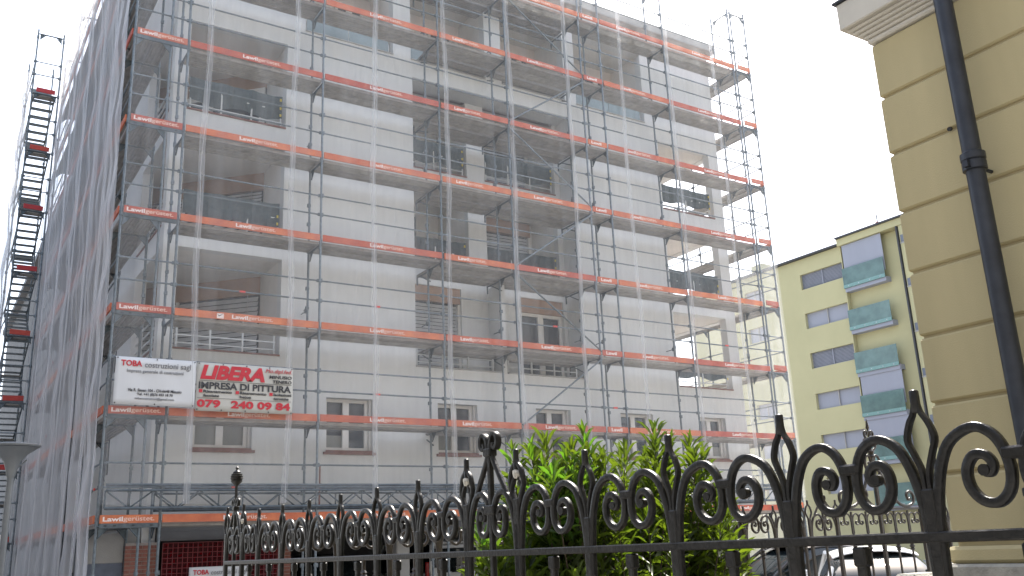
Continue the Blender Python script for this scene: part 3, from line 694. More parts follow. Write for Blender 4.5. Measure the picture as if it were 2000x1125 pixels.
t = banner_sheet('banner', 'white TOBA banner tied low on the maroon mesh curtain', 1.2, .75, M['banner'], (1.83, .62, .75)); toba(t, 1.2, .75, -.012)
# orange-red mesh curtain under the lowest deck, its shade put into the colour
RN = empty('mesh_curtain', (1.36, .85, 0), 'maroon mesh curtain closing the garage opening under the lowest deck', 'netting')
mb = MB(); v = []
mb.quad((0, .01, .05), (2.45, .01, .05), (2.45, .01, 1.97), (0, .01, 1.97)); mb.build('sheet', M['rednet'], RN)
mb = MB()
for i in range(26): mb.box(i * .096, i * .096 + .012, -.012, 0, .05, 1.97)
for j in range(21): mb.box(0, 2.42, -.024, -.013, .05 + j * .096, .062 + j * .096)
mb.build('strands', M['redstrand'], RN, kind='stuff')

# ------------------------------------------------------------------ ochre villa at the right
V = empty('villa', (2.4, -15.09, 0), 'ochre rusticated villa with cream cornice at the right edge', 'building'); V.location = (0, 0, 0)
XV, YV = 2.4, -15.09
B('core', M['villag'], V, (XV + .022, 9, -24, YV - .022, 0, 4.9))
cz = [1.52, 1.93, 2.36, 2.79, 3.22, 3.64, 4.06, 4.48, 4.90]
for a, b in zip(cz, cz[1:]):
    B('course', M['villa'], V, (XV, 9.03, -24.03, YV, a + .010, b - .010), bev=.012)
B('plinth', M['stone'], V, (XV - .10, 9.1, -24.1, YV + .10, 0, 1.40), bev=.015); B('plinth_moulding', M['villa'], V, (XV - .03, 9.06, -24.06, YV + .03, 1.402, 1.50), bev=.02)
def cornice_ring(name, d, z0, z1, m='cornice', bev=.012): return B(name, M[m], V, (XV - d, 9.0 + d, -24 - d, YV + d, z0, z1), bev=bev)
cornice_ring('cornice_band', .015, 4.905, 4.945)
for i in range(4):
    cornice_ring('cornice_step', .03 + .022 * i, 4.946 + .024 * i, 4.946 + .024 * (i + 1) - .001, bev=.006)
cornice_ring('cornice_fascia', .135, 5.043, 5.25, bev=.008); cornice_ring('gutter_edge', .155, 5.251, 5.275, 'pipe', .006)
B('attic', M['villa'], V, (XV + .1, 8.9, -23.9, YV - .1, 5.276, 7.6));  # unseen block added above the cornice to cast shade on the fence
DP = MB().tube((2.22, -15.75, .02), (2.22, -15.75, 4.98), .055, 16).build('downpipe', M['pipe'], V, 35)
for z in (3.72, 1.75): MB().lathe([(.056, z - .06), (.07, z - .055), (.07, z - .005), (.062, z), (.072, z + .01), (.072, z + .05), (.056, z + .06)], 16, (2.22, -15.75)).box(2.12, 2.155, -15.765, -15.735, z - .05, z - .01).tube((2.22, -15.75, z - .03), (2.42, -15.75, z - .03), .012, 6).build('pipe_collar', M['pipe'], DP, 35)
MB().tube((2.22, -15.75, 4.97), (2.14, -15.75, 5.24), .054, 12).build('pipe_elbow', M['pipe'], DP, 35)
for (yy, zz) in ((-15.55, 4.06), (-15.98, 3.645)): MB().tube((2.395, yy, zz), (2.375, yy, zz - .005), .014, 8).build('vent_hole', M['dark'], V)

# ------------------------------------------------------------------ wrought iron fences
def half_scroll():
    return [(.225, 1.42), (.222, 1.56), (.214, 1.66), (.196, 1.74), (.165, 1.803), (.12, 1.832), (.08, 1.835), (.045, 1.812), (.024, 1.772), (.017, 1.725), (.028, 1.682), (.058, 1.657), (.095, 1.663), (.122, 1.695), (.125, 1.738), (.104, 1.769), (.074, 1.768), (.058, 1.746), (.066, 1.726), (.080, 1.727)]
def scroll_mesh(bay, matn, w_=.0235, t_=.022):
    k = ('sc', round(bay, 3), matn)
    if k not in cache:
        q = bay / .47; mb = MB(); mb.sweep([(u * q if u > .12 else u * (1 + (q - 1) * .5), z) for u, z in half_scroll()], w_, t_, 4, lambda s: 1 - .25 * max(0, s - .8) * 5 * .8)
        mb.tube((-.012, .079, 1.733), (.012, .079, 1.733), .0145, 10)
        cache[k] = mb.mesh('scroll', M[matn], 50)
    return cache[k]
def spear_mesh(matn, top=1.94, wd=1.0):
    k = ('sp', matn, top, wd)
    if k not in cache:
        mb = MB(); h = top - 1.94
        mb.sweep([(.008, 1.6), (.007, 1.70 + h * .4), (.010, 1.745 + h * .5), (.026 * wd, 1.79 + h * .6), (.038 * wd, 1.825 + h * .7), (.026 * wd, 1.865 + h), (.009, 1.895 + h), (.003, 1.945 + h)], .0125 * wd, .020, 4, lambda s: 1 - .35 * max(0, s - .75) * 4)
        mb.sweep([(-.008, 1.6), (-.007, 1.70 + h * .4), (-.010, 1.745 + h * .5), (-.026 * wd, 1.79 + h * .6), (-.038 * wd, 1.825 + h * .7), (-.026 * wd, 1.865 + h), (-.009, 1.895 + h), (-.003, 1.945 + h)], .0125 * wd, .020, 4, lambda s: 1 - .35 * max(0, s - .75) * 4)
        mb.box(-.011, .011, -.010, .010, 1.89 + h, 1.95 + h, bev=.004)
        cache[k] = mb.mesh('spear_head', M[matn], 50)
    return cache[k]
def post_mesh(matn, z0=.35, z1=1.70, w_=.034):
    k = ('po', matn, z0, z1, w_)
    if k not in cache: cache[k] = MB().box(-.014, .014, -w_ / 2, w_ / 2, z0, z1, bev=.004).mesh('upright', M[matn])
    return cache[k]
def picket_mesh(matn, fancy):
    k = ('pk', matn, fancy)
    if k not in cache:
        mb = MB().box(-.012, .012, -.014, .014, .35, 1.56, bev=.004)
        if fancy: mb.lathe([(.012, 1.36), (.03, 1.385), (.02, 1.40), (.036, 1.42), (.02, 1.44), (.03, 1.455), (.012, 1.48)], 8)
        else: mb.box(-.017, .017, -.02, .02, 1.515, 1.565, bev=.005)
        cache[k] = mb.mesh('picket', M[matn])
    return cache[k]
def collar_mesh(matn):
    k = ('cl', matn)
    if k not in cache: cache[k] = MB().box(-.016, .016, -.031, .031, 1.752, 1.782, bev=.006).mesh('collar', M[matn])
    return cache[k]
def bays(t, ys, matn, fancy=False, skip=()):
    """ys: spear positions along local y"""
    for i, yv in enumerate(ys):
        inst('upright', post_mesh(matn), t, (0, yv, 0)); inst('spear_head', spear_mesh(matn), t, (0, yv, 0), (0, 0, R(random.uniform(-6, 6))))
    for i in range(len(ys) - 1):
        if i in skip: continue
        a, b = ys[i], ys[i + 1]; c = (a + b) / 2; bw = abs(b - a)
        inst('scroll', scroll_mesh(bw, matn), t, (0, c, 0)); inst('scroll', scroll_mesh(bw, matn), t, (0, c, 0), (0, 0, R(180))); inst('collar', collar_mesh(matn), t, (0, c, 0)); inst('picket', picket_mesh(matn, fancy), t, (0, c, 0))
def pillar(t, ya, yb, matn, finial='scroll', top=2.05):
    c = (ya + yb) / 2; h = abs(yb - ya) / 2
    for yv in (ya, yb):
        inst('upright', post_mesh(matn, .1, 1.80, .042), t, (.0, yv, 0)); inst('spear_head', spear_mesh(matn, 1.995, 1.35), t, (0, yv, 0))
        s = 1 if yv > c else -1
        inst('pillar_brace', cache.setdefault(('br', matn, round(h, 2), top), MB().sweep([(h - .02, 1.60), (h - .025, 1.70), (h * .62, 1.82), (h * .28, 1.93), (.022, top - .06), (.016, top)], .02, .02, 5).mesh('pillar_brace', M[matn], 50)), t, (0, c, 0), (0, 0, 0 if s > 0 else R(180)))
        inst('scroll', scroll_mesh(2 * h * .98, matn), t, (0, c, 0), (0, 0, 0 if s > 0 else R(180)))
    inst('centre_bar', cache.setdefault(('cb', matn, top), MB().box(-.012, .012, -.012, .012, .3, top, bev=.003).mesh('centre_bar', M[matn])), t, (0, c, 0))
    B('collar', M[matn], t, (-.02, .02, c - .04, c + .04, 1.745, 1.785), bev=.005); B('collar', M[matn], t, (-.022, .022, c - .028, c + .028, top - .055, top - .02), bev=.005)
    if finial == 'scroll':
        for s in (0, 180): inst('finial_scroll', cache.setdefault(('fs', matn), MB().sweep([(.012, 2.0), (.012, 2.04), (.022, 2.075), (.045, 2.092), (.066, 2.078), (.070, 2.048), (.054, 2.028), (.038, 2.036), (.040, 2.052)], .018, .03, 5).mesh('finial_scroll', M[matn], 50)), t, (0, c, top - 2.05), (0, 0, R(s)))
    else:
        inst('finial_stem', cache.setdefault(('fst', matn), MB().tube((0, 0, 2.0), (0, 0, 2.18), .011, 8).mesh('finial_stem', M[matn], 40)), t, (0, c, 0))
        prof = [(.01, 2.15), (.022, 2.165), (.036, 2.18), (.046, 2.195), (.04, 2.199), (.051, 2.213), (.044, 2.217), (.049, 2.231), (.041, 2.234), (.043, 2.246), (.032, 2.25), (.03, 2.262), (.017, 2.272), (.008, 2.28), (.012, 2.288), (.013, 2.296), (.004, 2.305)]
        inst('ball_finial', cache.setdefault(('bf', matn), MB().lathe(prof, 16).mesh('ball_finial', M[matn], 30)), t, (0, c, 0))
        for s in (0, 180): inst('finial_scroll', cache.setdefault(('fs2', matn), MB().sweep([(.012, 1.97), (.014, 2.02), (.03, 2.05), (.055, 2.055), (.072, 2.035), (.066, 2.008), (.046, 2.004), (.042, 2.022)], .014, .024, 5).mesh('finial_scroll', M[matn], 50)), t, (0, c, 0), (0, 0, R(s)))
FE = empty('iron_fence', (-.8, -14, 0), 'black wrought iron fence with scrolls and spear heads in the foreground', 'fence'); FE.location = (-.8, 0, 0)
right = [-18.52, -18.05, -17.57, -17.10, -16.65, -16.16, -15.69]; left = [-14.30, -13.81, -13.30, -12.79, -12.29, -11.79]
bays(FE, right + [-15.21], 'iron', False); bays(FE, [-14.79] + left + [-11.42], 'iron', False)
for yv in (-15.21, -14.79): pass
pillar(FE, -15.21, -14.79, 'iron', 'scroll', 2.05); pillar(FE, -11.42, -11.0, 'iron', 'ball', 2.02)
B('rail', M['iron'], FE, (-.016, .016, -18.6, -11.0, 1.570, 1.597), bev=.004); B('rail', M['iron'], FE, (-.011, .011, -18.6, -11.0, .50, .54), bev=.005)
for yv, z in ((-15.205, 1.90), (-14.785, 1.90), (-11.42, 1.88)):
    m = MB(); m.lathe([(.004, -.012), (.017, -.01), (.02, 0), (.014, .014), (.004, .02)], 7); o = m.build('flaking_patch', M['dropping'], FE, 30, (-.014, yv - .02, z)); o.rotation_euler = (R(20), R(80), 0)
B('fence_base', M['stone'], FE, (-.16, .16, -18.6, -10.85, .0, .36), bev=.02)
GF = empty('iron_fence', (-.8, -11, 0), 'weathered iron fence with scrolls running across behind the oleander', 'fence', None, R(-90))
gx = lambda x: x + .8
gl = [gx(.0 - .33 + .5 * i) for i in range(0, 12)]
bays(GF, [gx(-.36 + .482 * i) for i in range(0, 14)], 'ironb', True)
pillar(GF, gx(6.02), gx(6.52), 'ironb', 'ball', 2.02); 
bays(GF, [gx(8.25), gx(8.75), gx(9.2)], 'ironb', True)
B('rail', M['ironb'], GF, (-.011, .011, .0, gx(6.45), 1.555, 1.59), bev=.004); B('rail', M['ironb'], GF, (-.011, .011, .0, gx(6.45), .50, .54), bev=.004); B('rail', M['ironb'], GF, (-.011, .011, gx(8.25), gx(9.2), 1.555, 1.59), bev=.004)
B('fence_base', M['stone'], GF, (-.14, .14, .2, gx(6.5), 0, .36), bev=.02)
GA = empty('garden_gate', (7.35, -11, 0), 'ornate iron gate with tall crest in the rear garden fence', 'gate', None, R(-90))
B('rail', M['ironb'], GA, (-.014, .014, -.84, .84, 1.87, 1.90), bev=.004); B('rail', M['ironb'], GA, (-.014, .014, -.84, .84, 1.555, 1.59), bev=.004); B('rail', M['ironb'], GA, (-.014, .014, -.84, .84, .2, .25), bev=.004)
for yv in (-.84, 0, .84): B('upright', M['ironb'], GA, (-.02, .02, yv - .025, yv + .025, .05, 1.90 if yv else 2.55), bev=.005)
for i in range(5):
    yv = -.56 + .28 * i
    if abs(yv) > .05: B('bar', M['ironb'], GA, (-.01, .01, yv - .012, yv + .012, .26, 1.86), bev=.003); inst('bar_collar', cache.setdefault('bc', MB().lathe([(.011, 1.36), (.03, 1.385), (.02, 1.40), (.036, 1.42), (.02, 1.44), (.03, 1.455), (.011, 1.48)], 8).mesh('bar_collar', M['ironb'])), GA, (0, yv, 0))
small = cache['gs'] = MB().sweep([(.0, 1.60), (.0, 1.74), (.012, 1.80), (.045, 1.835), (.08, 1.82), (.095, 1.78), (.09, 1.73), (.065, 1.705), (.045, 1.72), (.05, 1.745), (.065, 1.745)], .014, .02, 4).mesh('scroll', M['ironb'], 50)
for i in range(6):
    yv = -.84 + .28 * i
    inst('scroll', small, GA, (0, yv + .012, 0), (0, 0, 0), (1, 1.35, 1)); inst('scroll', small, GA, (0, yv + .268, 0), (0, 0, R(180)), (1, 1.35, 1))
big = MB().sweep([(.0, 2.30), (.02, 2.36), (.07, 2.38), (.13, 2.32), (.22, 2.16), (.33, 2.02), (.47, 1.93), (.62, 1.92), (.72, 1.97), (.73, 2.06), (.66, 2.10), (.60, 2.06), (.62, 2.00), (.66, 2.01)], .034, .03, 5).mesh('crest_scroll', M['ironb'], 50)
mid = MB().sweep([(.05, 1.92), (.20, 1.93), (.33, 1.96), (.38, 2.04), (.33, 2.12), (.24, 2.13), (.2, 2.06), (.25, 2.02), (.28, 2.05)], .03, .028, 5).mesh('crest_scroll', M['ironb'], 50)
loop = MB().sweep([(.02, 2.18), (.10, 2.30), (.15, 2.42), (.13, 2.52), (.07, 2.55), (.035, 2.49), (.06, 2.44), (.085, 2.47)], .028, .028, 5).mesh('crest_scroll', M['ironb'], 50)
tips = MB().sweep([(.01, 2.58), (.05, 2.62), (.10, 2.66), (.11, 2.73), (.07, 2.76), (.04, 2.72), (.06, 2.69)], .026, .026, 5).mesh('crest_scroll', M['ironb'], 50)
tip2 = MB().sweep([(.01, 2.70), (.04, 2.75), (.08, 2.79), (.085, 2.84), (.05, 2.86), (.03, 2.83), (.045, 2.81)], .024, .024, 5).mesh('crest_scroll', M['ironb'], 50)
for s in (0, 180):
    for me in (big, mid, loop, tips, tip2): inst('crest_scroll', me, GA, (0, 0, 0), (0, 0, R(s)))
MB().tube((0, 0, 2.55), (0, 0, 2.85), .014, 8).lathe([(.014, 2.85), (.008, 2.87), (.024, 2.90), (.016, 2.95), (.003, 3.02)], 8).build('crest_finial', M['ironb'], GA, 40)
MB().lathe([(.02, 2.52), (.045, 2.54), (.03, 2.56), (.04, 2.60), (.02, 2.62)], 10).build('crest_boss', M['ironb'], GA, 40)
LB = empty('letter_box', (4.85, -10.8, 0), 'dark metal box on a post by the rear garden fence', 'box'); B('box', M['dark'], LB, (-.25, .22, -.12, .12, 1.15, 1.79), bev=.01); B('post', M['dark'], LB, (-.04, .04, -.04, .04, .0, 1.149)); B('flap', M['blacktrim'], LB, (-.2, .17, -.135, -.121, 1.55, 1.62))

# ------------------------------------------------------------------ oleander
OL = empty('oleander_shrub', (.7, -13.9, .03), 'bright green oleander shrub with narrow leaves behind the iron fence', 'shrub'); OL.location = (0, 0, 0)
def leaf_data(L, w_):
    v = [(0, 0, 0), (-w_ * .7, L * .28, .0), (0, L * .3, -.006), (w_ * .7, L * .28, .0), (-w_, L * .55, .004), (0, L * .58, -.012), (w_, L * .55, .004), (-w_ * .6, L * .82, -.006), (0, L * .83, -.022), (w_ * .6, L * .82, -.006), (0, L, -.036)]
    f = [(0, 2, 1), (0, 3, 2), (1, 2, 5, 4), (2, 3, 6, 5), (4, 5, 8, 7), (5, 6, 9, 8), (7, 8, 10), (8, 9, 10)]
    return v, f
lmeshes = []
for L, w_ in ((.15, .016), (.125, .0145), (.18, .018)):
    mb = MB(); mb.add(*leaf_data(L, w_)); lmeshes.append(mb.mesh('leaf', M['leaf'], 60))
rn = random.Random(11); leaves = []; stems = MB()
tips_ = []
def crown(x): # height of the outline along the view
    return 0
LOB = [(1.38, -13.72, 1.62, .46, .5, .78), (.17, -14.15, 1.60, .42, .42, .72), (.74, -13.95, 1.52, .55, .50, .64), (1.72, -13.6, 1.38, .36, .4, .50), (-.14, -14.25, 1.42, .30, .35, .56), (1.34, -13.75, 1.80, .34, .36, .58), (.24, -14.1, 1.74, .30, .36, .56)]
for i in range(320):
    lb = LOB[rn.choices(range(7), (4, 3.6, 3, 1.8, 1.6, 3, 3))[0]]; cx, cy, cz, rx, ry, rz_ = lb
    for _ in range(50):
        u = Vector((rn.gauss(0, 1), rn.gauss(0, 1), rn.gauss(0, 1))).normalized() * (rn.random() ** .4)
        if u.z > -.9: break
    tip = Vector((cx + u.x * rx, cy + u.y * ry, cz + u.z * rz_))
    base = Vector((cx * .7 + .2 + rn.uniform(-.15, .15), cy + rn.uniform(-.15, .15), .05)); mid_ = base.lerp(tip, .6) + Vector((u.x * .12, u.y * .12, 0)); tip_dir = (tip - mid_ + Vector((rn.uniform(-.1, .1), rn.uniform(-.1, .1), .22))).normalized()
    pts = []
    for k in range(9):
        t = k / 8; pts.append((1 - t) ** 2 * base + 2 * t * (1 - t) * mid_ + t * t * tip)
    for k in range(8): stems.tube(pts[k], pts[k + 1], .011 * (1 - k / 10), 5, .011 * (1 - (k + 1) / 10), cap=False)
    nl = rn.randint(7, 11)
    for wv in range(nl):
        s = wv / (nl - 1); p = tip - tip_dir * .042 * wv * (.8 + .4 * s)
        tilt = .30 + .85 * s
        for k in range(3):
            a = wv * 1.05 + k * 2.094 + rn.uniform(-.3, .3); side = Vector((math.cos(a), math.sin(a), 0)); side = (side - tip_dir * side.dot(tip_dir)).normalized()
            d = (tip_dir * math.cos(tilt) + side * math.sin(tilt) + Vector((rn.uniform(-.15, .15), rn.uniform(-.15, .15), rn.uniform(-.15, .1)))).normalized()
            nrm = (side.cross(d)).normalized(); up = d.cross(nrm) ; up = -up if up.dot(tip_dir) < 0 else up
            xax = d.cross(up).normalized(); mt = Matrix((xax, d, up)).transposed().to_4x4(); mt.translation = p; sc_ = rn.uniform(.7, 1.1) * (.6 if s < .12 else 1)
            leaves.append((p, mt @ Matrix.Scale(sc_, 4), rn.randrange(3)))
stems.build('stems', M['stem'], OL, 40, kind='stuff')
def vis(l):
    p = l[0] + l[1].to_3x3() @ Vector((0, .07, 0)); d = (p - CAM).length; return d - .5 * (p.z > 1.6) - .5 * max(0, p.z - 1.7)
leaves.sort(key=vis); rest = MB()
for i, (p, mt, kx) in enumerate(leaves):
    if i < 300:
        o = bpy.data.objects.new('leaf', lmeshes[kx]); link(o, OL); o.matrix_world = mt
    else:
        v, f = leaf_data(*((.15, .016), (.125, .0145), (.18, .018))[kx]); rest.add([mt @ Vector(a) for a in v], f)
rest.build('foliage', M['leaf'], OL, 60, kind='stuff')

# ------------------------------------------------------------------ far yellow flats
FB = empty('apartment_building', (46, 0, 0), 'pale yellow apartment block with green glass balconies and lavender blinds', 'building'); FB.location = (0, 0, 0)
S_ = (46 + 2.9557) / 32.9557
yy = lambda v: -18.5207 + (v + 18.5207) * S_
zz = lambda v: 1.6 + (v - 1.6) * S_
XF = 46.0
rows = [12.25, 10.45, 8.65, 6.84, 5.05, 3.25]; fw = .70
hl = []
for r_ in rows: hl += [(yy(5.62), yy(7.9), zz(r_), zz(r_ + fw)), (yy(10.2), yy(11.3), zz(r_), zz(r_ + fw))]
wall_holes(MB(), yy(5.58), yy(15), 0, zz(13.66), hl, XF, .35, 'X').build('wall', M['farwall'], FB)
B('wall', M['farwall'], FB, (XF + .36, XF + 14, yy(-3.0), yy(15) - .01, 0, zz(13.6)))
# balcony bay, slightly recessed behind the glass
B('bay_back', M['farwall'], FB, (XF + .9, XF + 1.2, yy(3.5), yy(5.56), 0, zz(13.6)))
B('bay_head', M['farwall'], FB, (XF - .25, XF + 1.2, yy(2.0), yy(5.62), zz(13.62), zz(13.92)))
B('stair_bay', M['farwall'], FB, (XF - .2, XF + 1.2, yy(-3), yy(2.62), 0, zz(13.61))); 
B('roof_edge', M['roofdark'], FB, (XF - .3, XF + 14.2, yy(5.64), yy(15.05), zz(13.665), zz(13.75))); B('roof_edge', M['roofdark'], FB, (XF - .4, XF + 14.2, yy(-3.1), yy(5.63), zz(13.925), zz(14.0)))
rc_ = MB().box(XF + 1.5, XF + 2.6, yy(4.2), yy(4.9), zz(13.99), zz(14.25)).tube((XF + 2, yy(4.5), zz(14.2)), (XF + 2, yy(4.5), zz(14.95)), .05, 6); rc_.build('roof_vent', M['concrete'], FB)
B('antenna', M['redlamp'], FB, (XF + 1.9, XF + 2.1, yy(4.45), yy(4.56), zz(14.5), zz(14.62)))
for i, r_ in enumerate(rows):
    for j, (a, b) in enumerate(((5.62, 7.9), (10.2, 11.3))):
        slat = (i in (0, 2)) if j == 0 else False
        p = B('window', M['farslat' if slat else 'farblind'], FB, (XF + .22, XF + .26, yy(a), yy(b), zz(r_), zz(r_ + fw)))
        if slat:
            m = MB(); z = zz(r_) + .04
            while z < zz(r_ + fw): m.box(XF + .17, XF + .215, yy(a), yy(b), z, z + .035); z += .085
            m.build('slats', M['farblind'], p, kind='stuff')
        B('mullion', M['concrete' if not slat else 'farblind'], p, (XF + .12, XF + .18, yy((a + b) / 2) - .03, yy((a + b) / 2) + .03, zz(r_), zz(r_ + fw)))
bz = [11.72, 9.88, 8.04, 6.22, 4.40, 2.6]
for i, z in enumerate(bz):
    s = B('balcony_slab', M['farblind'], FB, (XF - .16, XF + .89, yy(3.54), yy(5.54), zz(z - .18), zz(z + .02)))
    g = B('balcony_glass', M['farglass'], s, (XF - .22, XF - .19, yy(3.53), yy(5.56), zz(z - .03), zz(z + .85))); B('balcony_glass', M['farglass'], s, (XF - .185, XF - .02, yy(5.545), yy(5.56), zz(z - .03), zz(z + .85)))
    B('clamp_strip', M['farband'], s, (XF - .25, XF - .221, yy(3.53), yy(5.56), zz(z - .02), zz(z + .12)))
    for q in (3.75, 4.25, 4.8, 5.3): B('bolt', M['rim'], s, (XF - .265, XF - .251, yy(q) - .03, yy(q) + .03, zz(z + .05) - .03, zz(z + .05) + .03))
    if i in (0, 3, 4): B('awning', M['farblind'], FB, (XF - .1, XF - .06, yy(3.52), yy(5.47), zz(z + .3), zz(z + 1.86 if i else 13.6)))
    else: B('window', M['farblind' if i == 1 else 'wglass'], FB, (XF + .86, XF + .895, yy(3.6), yy(4.75), zz(z + .2), zz(z + 1.25)))
    if i == 3:
        for q in (4.1, 4.5): B('planter', M['farband'], FB, (XF - .1, XF + .2, yy(q), yy(q + .28), zz(z + .021), zz(z + .5)), bev=.03)
    B('window', M['farslat'], FB, (XF - .215, XF - .203, yy(1.6), yy(2.58), zz(z + 1.18), zz(z + 1.48)))
    B('ledge', M['concrete'], FB, (XF - .235, XF - .201, yy(1.4), yy(2.62), zz(z + 1.12), zz(z + 1.17)))
B('downpipe', M['roofdark'], FB, (XF - .3, XF - .1, yy(2.66), yy(2.72), 0, zz(13.6)))
B('penthouse', M['farwall'], FB, (XF + 2, XF + 8, yy(11.2), yy(15), zz(13.7), zz(14.3))); B('chimney', M['farwall'], FB, (XF + 2.2, XF + 3.2, yy(11.3), yy(12.0), zz(14.3), zz(14.7)))

# ------------------------------------------------------------------ garden walls beyond the rear fence
o = B('garden_wall', M['concrete'], None, (12.6, 20, -9.6, -9.3, 0, 1.45), bev=.02); tag(o, 'low beige wall beyond the gate at the right', 'wall')
o = B('garden_wall', M['stone'], None, (2.0, 2.28, -15.08, -14.93, 0, 1.36), bev=.02); tag(o, 'pale stone wall end beside the ochre villa', 'wall')

# ------------------------------------------------------------------ cars
def car(name, label, loc, rz, L, W, H, paint, kind):
    t = empty(name, (*loc, 0), label, 'car' if kind != 'van' else 'van', None, rz)
    # stations from nose (-L/2) to tail: (x, sill, shoulder z, half width at shoulder)
    if kind == 'van':
        st = [(0, .45, .75, .70), (.03, .25, .95, .86), (.22, .2, 1.12, .96), (.5, .2, 1.15, 1.0), (.97, .22, 1.15, 1.0), (1, .35, 1.10, .95)]
        cab = [(.20, 1.12, .80), (.33, H - .05, .74), (.42, H, .74), (.95, H, .76), (.985, H - .12, .78), (1.0, 1.10, .84)]
    elif kind == 'hatch':
        st = [(0, .42, .62, .66), (.03, .24, .80, .84), (.25, .18, .93, .97), (.5, .18, .96, 1.0), (.94, .22, .98, .97), (1, .36, .92, .86)]
        cab = [(.24, .93, .78), (.42, H - .03, .66), (.55, H, .67), (.80, H - .02, .66), (.93, H - .22, .70), (.985, .97, .78)]
    else:
        st = [(0, .40, .58, .62), (.03, .24, .74, .82), (.28, .18, .90, .97), (.5, .18, .94, 1.0), (.93, .22, .98, .96), (1, .36, .90, .84)]
        cab = [(.26, .90, .78), (.44, H - .03, .64), (.56, H, .65), (.72, H - .04, .64), (.90, 1.0, .76)]
    hw = W / 2; v = []; f = []
    for (x, z0, z1, k) in st:
        X_ = -L / 2 + x * L; b = hw * k
        for (yv, z) in ((-b * .9, z0), (-b, (z0 + z1) / 2), (-b * .97, z1 - .06), (-b * .86, z1), (b * .86, z1), (b * .97, z1 - .06), (b, (z0 + z1) / 2), (b * .9, z0)): v.append((X_, yv, z))
    n = 8
    for i in range(len(st) - 1):
        for k in range(n): f.append((i * n + k, i * n + (k + 1) % n, (i + 1) * n + (k + 1) % n, (i + 1) * n + k))
    f += [tuple(reversed(range(n))), tuple(range((len(st) - 1) * n, len(st) * n))]
    mb = MB(); mb.add(v, f); bd = mb.build('body', paint, t, True); md = bd.modifiers.new('s', 'SUBSURF'); md.levels = 2; md.render_levels = 2
    # glasshouse
    v = []; f = []
    for (x, z, k) in cab:
        X_ = -L / 2 + x * L; zb = min(z, (.93 if kind != 'van' else 1.12)) - .03; bb = hw * (.86 if kind != 'van' else .93)
        for (yv, zz_) in ((-bb, zb), (-(bb * .4 + hw * k * .6) if z > zb + .3 else -bb, zb + (z - zb) * .55), (-hw * k, z - .03), (-hw * k * .8, z), (hw * k * .8, z), (hw * k, z - .03), ((bb * .4 + hw * k * .6) if z > zb + .3 else bb, zb + (z - zb) * .55), (bb, zb)): v.append((X_, yv, zz_))
    for i in range(len(cab) - 1):
        for k in range(n - 1): f.append((i * n + k, i * n + k + 1, (i + 1) * n + k + 1, (i + 1) * n + k))
    f += [tuple(range((len(cab) - 1) * n, len(cab) * n)), tuple(reversed(range(n)))]
    mb = MB(); mb.add(v, f); g = mb.build('windows', M['carglass'], t, True); md = g.modifiers.new('s', 'SUBSURF'); md.levels = 2; md.render_levels = 2
    # roof skin slightly proud
    rs = [c for c in cab if c[1] > H - (.10 if kind != 'van' else .2)]; v = []; f = []
    ends = [(rs[0][0] - .02, rs[0][1] - .035, rs[0][2] + .01)] + rs + [(rs[-1][0] + .03, rs[-1][1] - .05, rs[-1][2] + .01)]
    for (x, z, k) in ends:
        X_ = -L / 2 + x * L
        for q in (-1, -.93, -.6, 0, .6, .93, 1): v.append((X_, hw * k * q * 1.0, z + .012 - .075 * abs(q) ** 4 + .018 * (1 - q * q)))
    for i in range(len(ends) - 1):
        for k in range(6): f.append((i * 7 + k, i * 7 + k + 1, (i + 1) * 7 + k + 1, (i + 1) * 7 + k))
    mb = MB(); mb.add(v, f); rf = mb.build('roof', paint, t, True); md = rf.modifiers.new('t', 'SOLIDIFY'); md.thickness = .03; md2 = rf.modifiers.new('s', 'SUBSURF'); md2.levels = 2; md2.render_levels = 2
    # pillars
    for s in (-1, 1):
        for (i, j) in ((0, 1), (len(cab) - 2, len(cab) - 1)):
            a, b = cab[i], cab[j]; MB().tube((-L / 2 + a[0] * L, s * hw * (a[2] + .02), a[1]), (-L / 2 + b[0] * L, s * hw * (b[2] + .02), b[1] - .01), .035, 8).build('pillar', paint, t, 40)
        mbm = MB(); mbm.box(-L * .20, -L * .16, s * hw * 1.0 - .09 * (s < 0), s * hw + .09 * (s > 0) + (.0), .93, 1.06, bev=.02); mbm.build('mirror', paint, t)
        for xx in (-.32, .31):
            wv = MB().tube((xx * L, s * (hw - .19), .32), (xx * L, s * (hw + .005), .32), .32, 20).build('wheel', M['tyre'], t, 40); MB().tube((xx * L, s * (hw - .1), .32), (xx * L, s * (hw + .012), .32), .21, 16).build('rim', M['rim'], wv, 40)
    if kind == 'van':
        xb = L / 2
        B('rear_window', M['carglass'], t, (xb - .045, xb - .0, -hw * .72, hw * .72, 1.22, H - .22), bev=.015); B('brake_light', M['redlamp'], t, (xb - .075, xb - .045, -.16, .16, H - .11, H - .075), bev=.008)
        # painted tailgate frame round the glass
        m = MB().box(xb - .08, xb - .012, -hw * .80, hw * .80, H - .21, H - .03, bev=.02).box(xb - .08, xb - .012, -hw * .84, -hw * .722, 1.1, H - .212, bev=.015).box(xb - .08, xb - .012, hw * .722, hw * .84, 1.1, H - .212, bev=.015).box(xb - .08, xb - .012, -hw * .84, hw * .84, .9, 1.215, bev=.02)
        m.build('tailgate', paint, t); B('plate', M['banner'], t, (xb - .011, xb - .004, -.26, .26, .98, 1.09))
        for s in (-1, 1): B('tail_light', M['redlamp'], t, (xb - .1, xb - .02, s * hw * .92 - .05, s * hw * .92 + .05, .95, 1.35), bev=.02)
    else:
        xb = L / 2
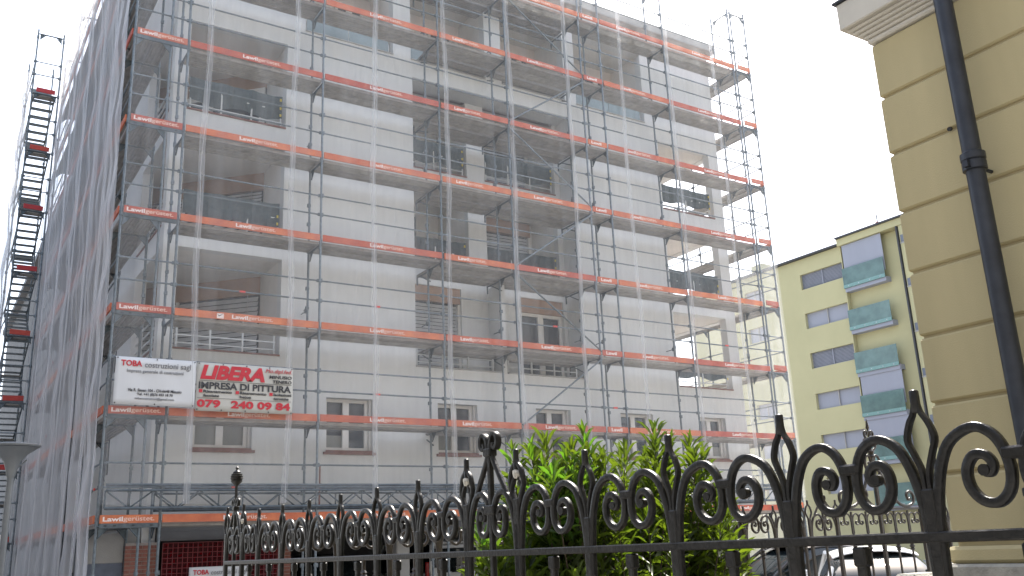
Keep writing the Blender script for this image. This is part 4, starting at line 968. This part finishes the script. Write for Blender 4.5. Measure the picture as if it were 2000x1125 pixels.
        for s in (-1, 1): B('tail_light', M['redlamp'], t, (xb - .14, xb - .03, s * hw * .78 - .09, s * hw * .78 + .09, .75, .88), bev=.02); B('headlight', M['rim'], t, (-xb + .04, -xb + .16, s * hw * .68 - .12, s * hw * .68 + .12, .6, .72), bev=.02)
        B('grille', M['blacktrim'], t, (-xb - .005, -xb + .06, -.4, .4, .42, .6), bev=.015)
    return t
# van parked nose-in: tail toward the camera (local +x is the tail)
car('parked_van', 'white van parked nose in under the block, rear window showing', (9.25, 5.4), R(-90), 4.4, 1.85, 1.88, M['carwhite'], 'van')
car('parked_car', 'silver hatchback parked in the dark garage behind the fence', (6.0, 5.2), R(-90), 4.1, 1.75, 1.62, M['carsilver'], 'hatch')
car('parked_car', 'black saloon parked in front of the block behind the fence', (11.6, -5.9), R(-12), 4.5, 1.8, 1.44, M['carblack'], 'sedan')
car('parked_car', 'white car with dark rear window parked behind the garden gate', (9.75, -8.9), R(222), 4.0, 1.75, 1.37, M['carwhite'], 'hatch')

# ------------------------------------------------------------------ street lamp and poles at the left
SL = empty('street_lamp', (-1.70, -3.0, 0), 'grey street lamp with wide disc head at the lower left', 'street lamp')
MB().tube((0, 0, 0), (0, 0, 2.95), .05, 14, .045).build('pole', M['lampg'], SL, 40)
MB().lathe([(.05, 2.90), (.06, 2.93), (.075, 3.0), (.11, 3.12), (.20, 3.24), (.33, 3.33)], 24).build('reflector', M['lampg'], SL, 40); MB().lathe([(.30, 3.33), (.36, 3.34), (.37, 3.36), (.36, 3.375), (.2, 3.40), (.03, 3.41)], 28).build('disc_head', M['lampg'], SL, 40)
MB().tube((.04, 0, 3.0), (.19, 0, 3.16), .012, 6).build('arm', M['lampg'], SL)
for k, (x, y_, h, m, lab) in enumerate(((-1.98, -2.2, 2.9, 'whitepole', 'pale weathered pole leaning beside the street lamp'), (-1.78, -1.4, 2.15, 'whitepole', 'short white stake behind the street lamp'))):
    P_ = empty('barrier_pole', (x, y_, 0), lab, 'pole'); P_.rotation_euler = (R(-3), R(3 if k == 0 else 5), 0)
    MB().tube((0, 0, 0), (0, 0, h), .045, 10).build('shaft', M[m], P_, 40)
    for z in (.8, 1.5) if k == 0 else (): MB().tube((0, 0, z), (0, 0, z + .45), .047, 10).build('red_band', M['toered'], P_, 40)
